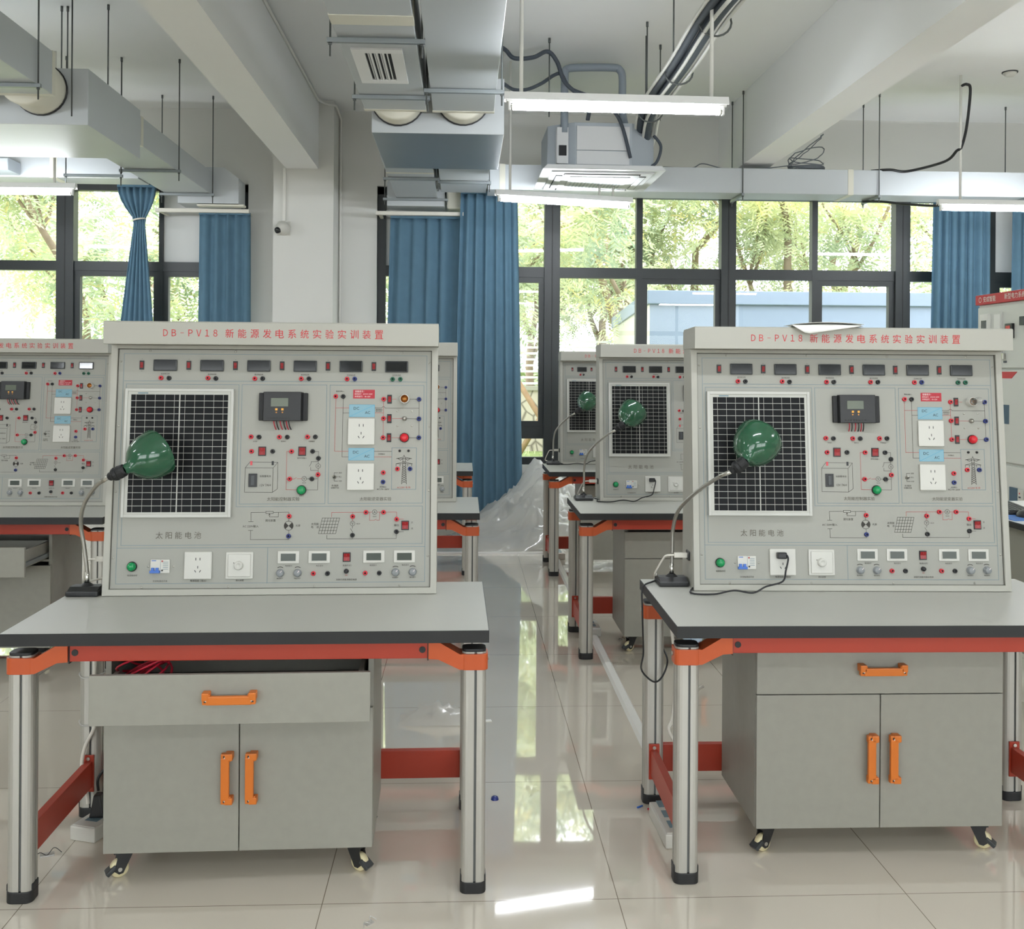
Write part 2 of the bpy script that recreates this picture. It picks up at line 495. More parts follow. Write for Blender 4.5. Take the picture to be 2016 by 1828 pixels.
def window(name, x0, x1, wide, thin, y, z0, z1, tr, low=None, sash=(), board=(), broken=None):
    """aluminium window wall: frame and mullions, opening sashes, one mesh of panes, white infill boards"""
    root = struct(bpy.data.objects.new(name, None)); COL.objects.link(root)
    F = 'window_frame'; yb = y + 0.09; m = MB()
    m.box(x0, x1, y, yb, z1 - 0.07, z1, F); m.box(x0, x1, y, yb, z0, z0 + 0.07, F)
    m.box(x0, x0 + 0.08, y, yb, z0, z1, F); m.box(x1 - 0.08, x1, y, yb, z0, z1, F)
    for a, b in wide:
        m.box(a, b, y - 0.03, yb, z0, z1, F)
        m.box((a + b) / 2 - 0.004, (a + b) / 2 + 0.004, y - 0.034, y - 0.03, z0, z1, 'edge_black')
    for a, b in thin: m.box(a, b, y, yb, z0, z1, F)
    m.box(x0, x1, y + 0.002, yb - 0.002, tr[0], tr[1], F)
    if low: m.box(x0, x1, y + 0.002, yb - 0.002, low[0], low[1], F)
    m.build('frame', root)
    st = sorted([(x0, x0 + 0.08)] + list(wide) + list(thin) + [(x1 - 0.08, x1)])
    rows = [(low[1] if low else z0 + 0.07, tr[0], 1), (tr[1], z1 - 0.07, 2)] + ([(z0 + 0.07, low[0], 0)] if low else [])
    g = MB()
    for i in range(len(st) - 1):
        a, b = st[i][1], st[i + 1][0]
        for za, zb, row in rows:
            if (i, row) in board:
                MB().box(a - 0.01, b + 0.01, y + 0.03, y + 0.055, za - 0.01, zb + 0.01, 'infill_white').build('infill_board', root)
                continue
            g.quad([(a, y + 0.045, za), (b, y + 0.045, za), (b, y + 0.045, zb), (a, y + 0.045, zb)], 'window_glass')
            if (i, row) in sash:
                s = MB()
                for q in ((a, b, za, za + 0.05), (a, b, zb - 0.05, zb), (a, a + 0.05, za + 0.05, zb - 0.05), (b - 0.05, b, za + 0.05, zb - 0.05)):
                    s.box(q[0], q[1], y + 0.01, y + 0.075, q[2], q[3], F)
                s.build('sash', root)
    g.build('glass', root)
    return root

room()
WF = 9.94
window('window_1', -6.3, -2.06, [(-5.72, -5.56), (-3.865, -3.705)], [(-4.8, -4.75), (-2.915, -2.875)], WF, 0.55, 3.22, (2.385, 2.475), (0.8, 0.92),
       sash=((3, 1), (4, 1)), board=((4, 2),))
window('window_2', -0.84, 7.3, [(0.775, 0.925), (2.505, 2.65), (4.24, 4.385), (5.97, 6.115)], [(-0.05, 0.0), (1.675, 1.735), (3.415, 3.47), (5.2, 5.26)],
       WF, 0.55, 3.22, (2.365, 2.465), (0.8, 0.92), sash=((1, 1), (3, 1), (5, 1), (7, 1)), board=((0, 2), (7, 2)))
window('window_3', -5.6, -0.9, [(-3.3, -3.2)], [(-4.5, -4.45), (-2.1, -2.05)], -4.15, 0.8, 3.1, (2.3, 2.4))
window('window_4', 0.3, 6.6, [(3.4, 3.5)], [(1.85, 1.9), (5.0, 5.05)], -4.15, 0.8, 3.1, (2.3, 2.4))

# ------------------------------------------------------------------ curtains
def curtain(label, top, bot, zt, zb, y, folds, amp, tie=None, seed=0, group='blue window curtains'):
    rnd = random.Random(seed); nx, nz = folds * 10, 44
    ph = [rnd.uniform(-0.9, 0.9) for _ in range(folds + 2)]; am = [rnd.uniform(0.45, 1.1) for _ in range(folds + 2)]
    mb = MB(); V = []
    for k in range(nz + 1):
        t = k / nz; z = zt + (zb - zt) * t
        a = top[0] + (bot[0] - top[0]) * t; b = top[1] + (bot[1] - top[1]) * t; sq = 1.0
        if tie:
            tz, ta, tb = tie
            q = (zt - z) / (zt - tz) if z > tz else (z - zb) / (tz - zb)
            q = max(0.0, min(1.0, q)); q = q ** (1.6 if z > tz else 2.2)
            a = a + (ta - a) * q; b = b + (tb - b) * q; sq = 1 - 0.45 * q
        row = []
        for i in range(nx + 1):
            s = i / nx; f = s * folds; n = int(min(f, folds - 1e-6)); e = f - n
            A = am[n] * (1 - e) + am[n + 1] * e; p = ph[n] * (1 - e) + ph[n + 1] * e
            warp = 0.25 * math.sin(2 * math.pi * f + p * 2.0) / folds * 0.5
            x = a + (b - a) * min(1, max(0, s + warp * math.sin(math.pi * s)))
            yy = y + amp * sq * A * (math.sin(2 * math.pi * f + p + 0.3 * math.sin(3 * t)) + 0.10 * math.sin(4 * math.pi * f + 2 * p)) * (0.75 + 0.35 * t)
            row.append(mb.bm.verts.new((x, yy, z)))
        V.append(row)
    fs = [mb.bm.faces.new((V[k][i], V[k][i + 1], V[k + 1][i + 1], V[k + 1][i])) for k in range(nz) for i in range(nx)]
    mb._take(fs, 'curtain_blue', True)
    root = thing('curtain', label, 'curtain', (0, 0, 0), 0, group)
    o = mb.build('curtain_cloth', root)
    md = o.modifiers.new('thick', 'SOLIDIFY'); md.thickness = 0.004
    hm = MB(); hm.box(top[0], top[1], y - amp * 0.6, y + amp * 0.6, zt - 0.004, zt + 0.02, 'curtain_blue', 0.004); hm.build('heading_tape', root)
    if tie:
        tb_ = MB(); cx, rx = (tie[1] + tie[2]) / 2, (tie[2] - tie[1]) / 2 + 0.008
        tb_.tube([(cx + rx * math.cos(q), y + (amp + 0.02) * math.sin(q), tie[0] + 0.01 * math.cos(q)) for q in [i * math.pi / 8 for i in range(17)]], 0.008, 'rail_white', 6)
        tb_.build('tie_cord', root)
    return root
curtain('blue curtain gathered and tied in the middle, hanging by the left window', (-3.2, -2.85), (-3.30, -2.78), 3.13, 0.08, 9.62, 6, 0.03, tie=(2.83, -3.045, -2.955), seed=1)
curtain('flat blue curtain under a white rail beside the white column', (-2.47, -2.0), (-2.49, -1.985), 2.895, 0.08, 9.68, 5, 0.03, seed=2)
curtain('blue curtain with broad pleats under a white rail, right of the white wall pier', (-0.70, -0.015), (-0.76, -0.02), 2.89, 0.1, 9.72, 5, 0.035, seed=3)
curtain('tall blue curtain with narrow pleats reaching down to the plastic sheeting', (-0.04, 0.49), (-0.10, 0.56), 3.11, 0.06, 9.6, 6, 0.04, seed=4)
curtain('bunched blue curtain at the right of the window, left of the switchgear cabinet', (4.48, 5.035), (4.45, 5.04), 3.11, 0.03, 9.62, 7, 0.04, seed=5)
curtain('blue curtain cut off by the right edge of the photo above the red banner', (5.265, 5.9), (5.25, 5.9), 3.11, 0.03, 9.62, 7, 0.04, seed=6)
for xa, xb, lb in ((-2.86, -2.0, 'short white curtain rail under the duct end at the left window'), (-0.83, 0.0, 'short white curtain rail under the duct end right of the pier')):
    t = thing('curtain_rail', lb, 'curtain rail', (0, 0, 0))
    MB().box(xa, xb, 9.62, 9.66, 2.905, 2.94, 'rail_white', 0.004).build('rail', t)
    MB().box(xa + 0.02, xa + 0.05, 9.66, WF, 2.91, 2.93, 'rail_white').build('bracket', t)
    MB().box(xb - 0.05, xb - 0.02, 9.66, WF, 2.91, 2.93, 'rail_white').build('bracket', t)

# security camera, wall conduit, smoke detector
t = thing('security_camera', 'small white security camera with a dark lens on the white column', 'camera', (-1.66, 9.5, 2.74))
MB().box(-0.055, 0.065, -0.012, 0.0, -0.055, 0.075, 'white_plastic', 0.004).build('mount_plate', t)
MB().lathe([(0, 0.062), (0.05, 0.062), (0.085, 0.05), (0.105, 0.03), (0.112, 0)], 'white_plastic', (0, -0.012, 0.005), (0, -1, 0)).build('housing', t)
MB().lathe([(0, 0.03), (0.02, 0.028), (0.026, 0.016), (0.028, 0)], 'meter_glass', (-0.03, -0.10, -0.02), (-0.6, -0.9, -0.35), 16).build('lens', t)
o = MB().box(-1.668, -1.64, 9.482, 9.5, 2.815, 3.3, 'conduit_white', 0.003).build('cable_conduit'); tag(o, 'vertical white cable conduit running down the column to the security camera', 'conduit')
o = MB().tube([(-1.335, 4.4, 3.90), (-1.335, 6.9, 3.90), (-1.335, 9.36, 3.90), (-1.28, 9.47, 3.89), (-1.19, 9.49, 3.88), (-1.185, 9.6, 3.87), (-1.185, 9.863, 3.84), (-1.185, 9.863, 3.7), (-1.185, 9.863, 0.02)], 0.012, 'conduit_white', 6).build('cable_conduit')
tag(o, 'thin white conduit along the ceiling beam and down the wall right of the column', 'conduit')
t = thing('smoke_detector', 'round white smoke detector on the ceiling at the right', 'smoke detector', (4.45, 8.2, ZC))
MB().lathe([(0, 0.055), (-0.02, 0.05), (-0.035, 0.03), (-0.038, 0)], 'white_plastic', (0, 0, 0)).build('housing', t)
MB().lathe([(0.001, 0.062), (-0.008, 0.062), (-0.008, 0.05)], 'grey_plastic', (0, 0, 0)).build('base_ring', t)

# ------------------------------------------------------------------ workbench (origin: floor under the front left corner of the top)
BW, BD, TH = 1.32, 0.655, 0.745
def leg_profile():
    w, d, r = 0.034, 0.03, 0.018
    P = []
    for cx, cy, a0 in ((w - r, d - r, 0), (-w + r, d - r, 90), (-w + r, -d + r, 180), (w - r, -d + r, 270)):
        for k in range(5):
            a = R(a0 + k * 22.5); P.append((cx + r * math.cos(a), cy + r * math.sin(a)))
    out = []
    for i, p in enumerate(P):                       # slots in the four faces
        out.append(p); q = P[(i + 1) % len(P)]
        if i % 5 == 4:
            mx, my = (p[0] + q[0]) / 2, (p[1] + q[1]) / 2
            dx, dy = q[0] - p[0], q[1] - p[1]; L = math.hypot(dx, dy); dx, dy = dx / L, dy / L
            nx, ny = (-mx, -my); n = math.hypot(nx, ny); nx, ny = nx / n, ny / n
            if abs(mx) < 1e-4: mx += 0.004
            for s, dep in ((-0.0035, 0), (-0.0035, 0.007), (0.0035, 0.007), (0.0035, 0)):
                out.append((mx + dx * s + nx * dep, my + dy * s + ny * dep))
    return out
LEGP = leg_profile()
def round_rect(w, d, r, n=5):
    P = []
    for cx, cy, a0 in ((w - r, d - r, 0), (-w + r, d - r, 90), (-w + r, -d + r, 180), (w - r, -d + r, 270)):
        for k in range(n):
            a = R(a0 + k * 90 / (n - 1)); P.append((cx + r * math.cos(a), cy + r * math.sin(a)))
    return P

def make_bench(label, loc, rz):
    t = thing('workbench', label, 'workbench', loc, rz, 'laboratory workbenches')
    m = MB(); m.box(0, BW, 0, BD, 0.712, TH, 'edge_black')
    m.quad([(0.0015, 0.0015, TH + 0.0006), (BW - 0.0015, 0.0015, TH + 0.0006), (BW - 0.0015, BD - 0.0015, TH + 0.0006), (0.0015, BD - 0.0015, TH + 0.0006)], 'laminate_top')
    m.build('tabletop', t)
    LX, LY = (0.04, BW - 0.04), (0.068, BD - 0.045)
    for y in LY:                                       # aprons between the brackets
        a = MB(); a.box(0.165, BW - 0.165, y - 0.022, y + 0.022, 0.657, 0.712, 'orange_beam', 0.003)
        ap = a.build('apron', t); sgn = -1 if y < 0.3 else 1
        for x in (0.185, BW - 0.185):
            MB().cyl((x, y + sgn * 0.0215, 0.682), (x, y + sgn * 0.024, 0.682), 0.009, 'edge_black', 16).build('plug', ap)
    for ix, x in enumerate(LX):
        for iy, y in enumerate(LY):
            lg = MB(); lg.prism([(x + a, y + b) for a, b in LEGP], 0.03, 0.676, 'aluminium', 'z')
            for dx, dy in ((0.004, 0.0235), (0.004, -0.0235)): lg.box(x + dx - 0.0035, x + dx + 0.0035, y + dy - 0.001, y + dy + 0.001, 0.031, 0.675, 'groove_dark')
            for dx in (0.0275, -0.0275): lg.box(x + dx - 0.001, x + dx + 0.001, y - 0.0035, y + 0.0035, 0.031, 0.675, 'groove_dark')
            L = lg.build('leg', t)
            f = MB(); f.prism([(x + a, y + b) for a, b in round_rect(0.0365, 0.0325, 0.02)], 0.0, 0.032, 'foot_black', 'z', 0.003)
            for dx in (-0.031, 0.031): f.box(x + dx - 0.005, x + dx + 0.005, y - 0.02, y + 0.02, 0.03, 0.05, 'foot_black', 0.003)
            f.build('foot', L)
            MB().prism([(x + a, y + b) for a, b in round_rect(0.0335, 0.0295, 0.018)], 0.676, 0.684, 'foot_black', 'z', 0.002).build('end_cap', L)
            # bracket: collar around the leg top with a cranked arm to the apron
            s = 1 if ix == 0 else -1; b = MB()
            b.prism([(x + p, y + q) for p, q in round_rect(0.0385, 0.0345, 0.017)], 0.626, 0.671, 'orange_steel', 'z', 0.0015)
            for yy in (y - 0.0315, y + 0.0285):
                b.prism([(x + s * p, z) for p, z in ((0.022, 0.627), (0.04, 0.627), (0.10, 0.656), (0.128, 0.658), (0.128, 0.708), (0.105, 0.708), (0.04, 0.670), (0.022, 0.670))], yy, yy + 0.003, 'orange_steel', 'y')
            b.prism([(x + s * p, z) for p, z in ((0.034, 0.664), (0.04, 0.664), (0.105, 0.703), (0.128, 0.703), (0.128, 0.708), (0.105, 0.708), (0.04, 0.670), (0.034, 0.670))], y - 0.03, y + 0.03, 'orange_steel', 'y')
            br = b.build('bracket', t)
            sb = MB(); sb.cyl((x - s * 0.0385, y, 0.652), (x - s * 0.042, y, 0.652), 0.006, 'screw_metal', 10); sb.build('bolt', br)
            if iy == 0: MB().box(min(x + s * 0.128, x + s * 0.131), max(x + s * 0.128, x + s * 0.131), y - 0.024, y + 0.024, 0.652, 0.711, 'edge_black').build('end_plate', br)
    MB().box(0.074, BW - 0.074, BD - 0.028, BD - 0.003, 0.092, 0.185, 'orange_beam', 0.002).build('rear_stretcher', t)
    for x in LX:
        s = MB(); s.box(x - 0.012, x + 0.012, LY[0] + 0.03, LY[1] - 0.03, 0.10, 0.185, 'orange_beam', 0.002)
        for y0, y1 in ((LY[0] + 0.03, LY[0] + 0.036), (LY[1] - 0.036, LY[1] - 0.03)): s.box(x - 0.018, x + 0.018, y0, y1, 0.085, 0.205, 'orange_beam', 0.002)
        ss = s.build('side_stretcher', t)
        MB().cyl((x, LY[1] - 0.037, 0.193), (x, LY[1] - 0.040, 0.193), 0.006, 'screw_metal', 8).build('bolt', ss)
    return t

# ------------------------------------------------------------------ mobile cabinet (origin: floor under the front left corner)
CW, CDp, CZ0, CZ1 = 0.76, 0.42, 0.083, 0.652
def handle_mesh(vertical):
    b = MB(); L = 0.145; h = 0.03
    def bx(a0, a1, c0, c1, w0, w1, m='handle_orange', bev=0.003):
        if vertical: b.box(c0, c1, -w1, -w0, a0, a1, m, bev)
        else: b.box(a0, a1, -w1, -w0, c0, c1, m, bev)
    bx(-L / 2, -L / 2 + 0.02, -0.002, 0.02, 0, h); bx(L / 2 - 0.02, L / 2, -0.002, 0.02, 0, h)
    bx(-L / 2 + 0.012, L / 2 - 0.012, -0.013, 0.011, h - 0.013, h)
    for e in (-1, 1):
        c = e * (L / 2 - 0.012)
        bx(c - 0.011, c + 0.011, -0.013, 0.016, h - 0.02, h - 0.003)
        bx(c - 0.006, c + 0.006, -0.006, 0.006, h - 0.0035, h - 0.0026, 'cabinet_dark', 0)
        if vertical: b.cyl((0, -h + 0.003, c), (0, -h + 0.0005, c), 0.0035, 'screw_metal', 8)
        else: b.cyl((c, -h + 0.003, 0), (c, -h + 0.0005, 0), 0.0035, 'screw_metal', 8)
    return b
def make_caster(parent, x, y, ang):
    M = T((x, y, 0)) @ Matrix.Rotation(ang, 4, 'Z')
    f = MB()
    for s in (-1, 1):
        yy = s * 0.014
        f.prism([(-0.028, CZ0), (0.03, CZ0), (-0.004, 0.014), (-0.016, 0.012), (-0.028, 0.022), (-0.02, 0.055)][::1], yy - 0.002, yy + 0.002, 'black_plastic', 'y')
    f.box(-0.03, 0.034, -0.018, 0.018, CZ0 - 0.012, CZ0, 'black_plastic', 0.002)
    c = f.build('caster', parent, M)
    MB().lathe([(-0.011, 0.0), (-0.011, 0.022), (-0.007, 0.026), (0.007, 0.026), (0.011, 0.022), (0.011, 0)], 'wheel_cream', (-0.013, 0, 0.026), (0, 1, 0), 20).build('wheel', c)
    MB().box(-0.062, -0.028, -0.017, 0.017, -0.007, 0.007, 'grey_plastic', 0.004, M=T((0.0, 0, 0.052)) @ Matrix.Rotation(R(-38), 4, 'Y') @ T((0.0, 0, 0))).build('brake_pedal', c)
    MB().cyl((-0.013, -0.0165, 0.026), (-0.013, -0.0185, 0.026), 0.006, 'screw_metal', 10).build('axle_bolt', c)
def make_cabinet(label, loc, rz, open_=0.0):
    t = thing('storage_cabinet', label, 'cabinet', loc, rz, 'mobile cabinets under the benches')
    b = MB(); th = 0.016; F = 0.018
    b.box(0, th, F, CDp, CZ0, CZ1, 'cabinet_board', 0.001); b.box(CW - th, CW, F, CDp, CZ0, CZ1, 'cabinet_board', 0.001)
    b.box(th, CW - th, F, CDp, CZ0, CZ0 + th, 'cabinet_board'); b.box(th, CW - th, F, CDp, CZ1 - th, CZ1, 'cabinet_board')
    b.box(th, CW - th, CDp - 0.008, CDp, CZ0 + th, CZ1 - th, 'cabinet_board')
    b.box(th, CW - th, F + 0.004, CDp - 0.01, 0.505, 0.515, 'cabinet_board')
    b.build('carcass', t)
    for i, (x0, x1) in enumerate(((0.001, CW / 2 - 0.0015), (CW / 2 + 0.0015, CW - 0.001))):
        d = MB().box(x0, x1, 0, 0.0165, CZ0 + 0.002, 0.488, 'cabinet_board', 0.0015).build('door', t)
        handle_mesh(True).build('handle', d, T((CW / 2 + (-0.034 if i == 0 else 0.034), 0, 0.30)))
    y = -open_
    d = MB().box(0.001, CW - 0.001, y, y + 0.0165, 0.491, CZ1 - 0.024 + (0.0), 'cabinet_board', 0.0015).build('drawer', t)
    bx = MB(); 
    bx.box(0.03, 0.042, y + 0.017, y + 0.385, 0.52, 0.60, 'cabinet_board'); bx.box(CW - 0.042, CW - 0.03, y + 0.017, y + 0.385, 0.52, 0.60, 'cabinet_board')
    bx.box(0.042, CW - 0.042, y + 0.375, y + 0.385, 0.52, 0.60, 'cabinet_board'); bx.box(0.042, CW - 0.042, y + 0.017, y + 0.375, 0.52, 0.526, 'cabinet_dark')
    bx.build('drawer_box', d)
    for x in (0.018, CW - 0.03): MB().box(x, x + 0.012, y + 0.02, y + 0.385, 0.53, 0.548, 'steel_angle').build('slide', d)
    handle_mesh(False).build('handle', d, T((CW / 2, y, 0.565)))
    for i, (x, yy, a) in enumerate(((0.045, 0.05, 25), (CW - 0.05, 0.05, 150), (0.06, CDp - 0.06, 200), (CW - 0.06, CDp - 0.06, 160))): make_caster(t, x, yy, R(a))
    return t

# ------------------------------------------------------------------ layout of the instrument plate in metres (u to the right, v up)
SW=[(0.0753,0.7113),(0.2241,0.7115),(0.3726,0.7113),(0.5221,0.7114),(0.6703,0.7113),(0.8188,0.7114),(0.8714,0.6045),(0.8713,0.5413),(0.8709,0.4792)]
BSW=[(0.4651,0.4346),(0.5927,0.4348),(0.9262,0.1969),(0.7408,0.0968)]
MET=[(0.1499,0.7107),(0.2985,0.7105),(0.4481,0.7106),(0.597,0.7105),(0.745,0.7109),(0.8928,0.7107)]
JACK=[('r',(0.1377,0.6698)),('k',(0.1628,0.6694)),('r',(0.2867,0.6701)),('k',(0.3113,0.6691)),('r',(0.4361,0.6692)),('k',(0.4608,0.6694)),('r',(0.5849,0.6698)),('k',(0.6096,0.67)),('r',(0.7327,0.6698)),('b',(0.7575,0.6702)),('g',(0.8805,0.6701)),('g',(0.9055,0.6702)),('r',(0.4288,0.481)),('k',(0.4541,0.4802)),('r',(0.519,0.4803)),('k',(0.544,0.4803)),('r',(0.6089,0.481)),('k',(0.6338,0.4811)),('r',(0.4316,0.434)),('k',(0.4984,0.4341)),('r',(0.559,0.4341)),('k',(0.6259,0.4342)),('k',(0.6449,0.4121)),('r',(0.6447,0.3599)),('r',(0.5547,0.3456)),('k',(0.6251,0.3458)),('r',(0.6972,0.6129)),('k',(0.7211,0.6127)),('r',(0.8523,0.6044)),('r',(0.8523,0.5415)),('r',(0.8519,0.4791)),('b',(0.9674,0.6046)),('b',(0.9677,0.5407)),('b',(0.9677,0.4793)),('r',(0.8994,0.378)),('b',(0.94,0.3783)),('r',(0.8539,0.3662)),('b',(0.8536,0.3359)),('r',(0.5558,0.2269)),('b',(0.5551,0.1639)),('r',(0.8,0.2389)),('r',(0.8564,0.239)),('r',(0.7578,0.2256)),('k',(0.7578,0.1661)),('r',(0.8989,0.2166)),('k',(0.8984,0.1766)),('r',(0.636,0.0458)),('k',(0.6806,0.0455)),('r',(0.8005,0.0461)),('k',(0.8451,0.046))]
SCREW=[(0.0997,0.758),(0.3718,0.7574),(0.6424,0.7566),(0.9115,0.7568),(0.0087,0.7233),(0.0089,0.5143),(0.0091,0.306),(0.0087,0.0966),(1.0011,0.7222),(1.0016,0.5154),(1.0009,0.3082),(1.0,0.099),(0.0992,0.0049),(0.3697,0.0054),(0.6398,0.0061),(0.9101,0.0067),(0.8969,0.5652),(0.9439,0.5654),(0.8977,0.5172),(0.9446,0.5174),(0.1179,0.0702),(0.1963,0.0702)]
SOCK=[(0.7813,0.4985),(0.7813,0.3527),(0.274,0.0734)]
DIM=[(0.403,0.0728)]
LCD=[(0.5562,0.0974),(0.6539,0.0977),(0.8272,0.098),(0.9249,0.098)]
KNOB=[(0.5311,0.0478),(0.586,0.0476),(0.8968,0.048),(0.9517,0.049)]
MISC={'green1':(0.5929,0.3101),'green2':(0.0682,0.0706),'red':(0.9206,0.4793),'holder':(0.9203,0.6047),'stud':(0.9205,0.5414),'fuse':(0.7403,0.0523),'ind1':(0.9061,0.4365),'ind2':(0.9347,0.4365),'toggle':(0.6974,0.3516),'brk0':(0.1257,0.0496),'brk1':(0.1863,0.0926),'bl0':(0.1257,0.0502),'bl1':(0.1564,0.0671),'con0':(0.4524,0.5311),'con1':(0.6086,0.6247),'lcd0':(0.4968,0.577),'lcd1':(0.5489,0.6045),'b1':(0.5118,0.5679),'b2':(0.5311,0.568),'pv_tl':(0.0307,0.633),'pv_br':(0.3729,0.2232),'pv_bl':(0.0306,0.2245),'pv_tr':(0.3732,0.6342),'c_tl':(0.0512,0.6163),'c_br':(0.3534,0.2398),'c_tr':(0.3554,0.616),'c_bl':(0.0498,0.2402),'slot':(0.4377,0.3416),'t1':(0.4313,0.3962),'t2':(0.4994,0.3965),'lampx':(0.5545,0.1967),'A1':(0.6446,0.3872),'V1':(0.6006,0.3467),'A2':(0.8277,0.2394),'V2':(0.7574,0.2031),'warn0':(0.753,0.6063),'warn1':(0.8231,0.635),'d10':(0.7416,0.5468),'d11':(0.8231,0.5858),'d20':(0.7416,0.4063),'d21':(0.8228,0.4447)}
WIRES=[((0.5024,0.5318),(0.5077,0.5038)),((0.5113,0.5319),(0.5167,0.5038)),((0.5228,0.5319),(0.5282,0.5039)),((0.5335,0.5319),(0.5388,0.5039)),((0.5421,0.532),(0.5475,0.5039)),((0.5499,0.532),(0.5553,0.5039))]
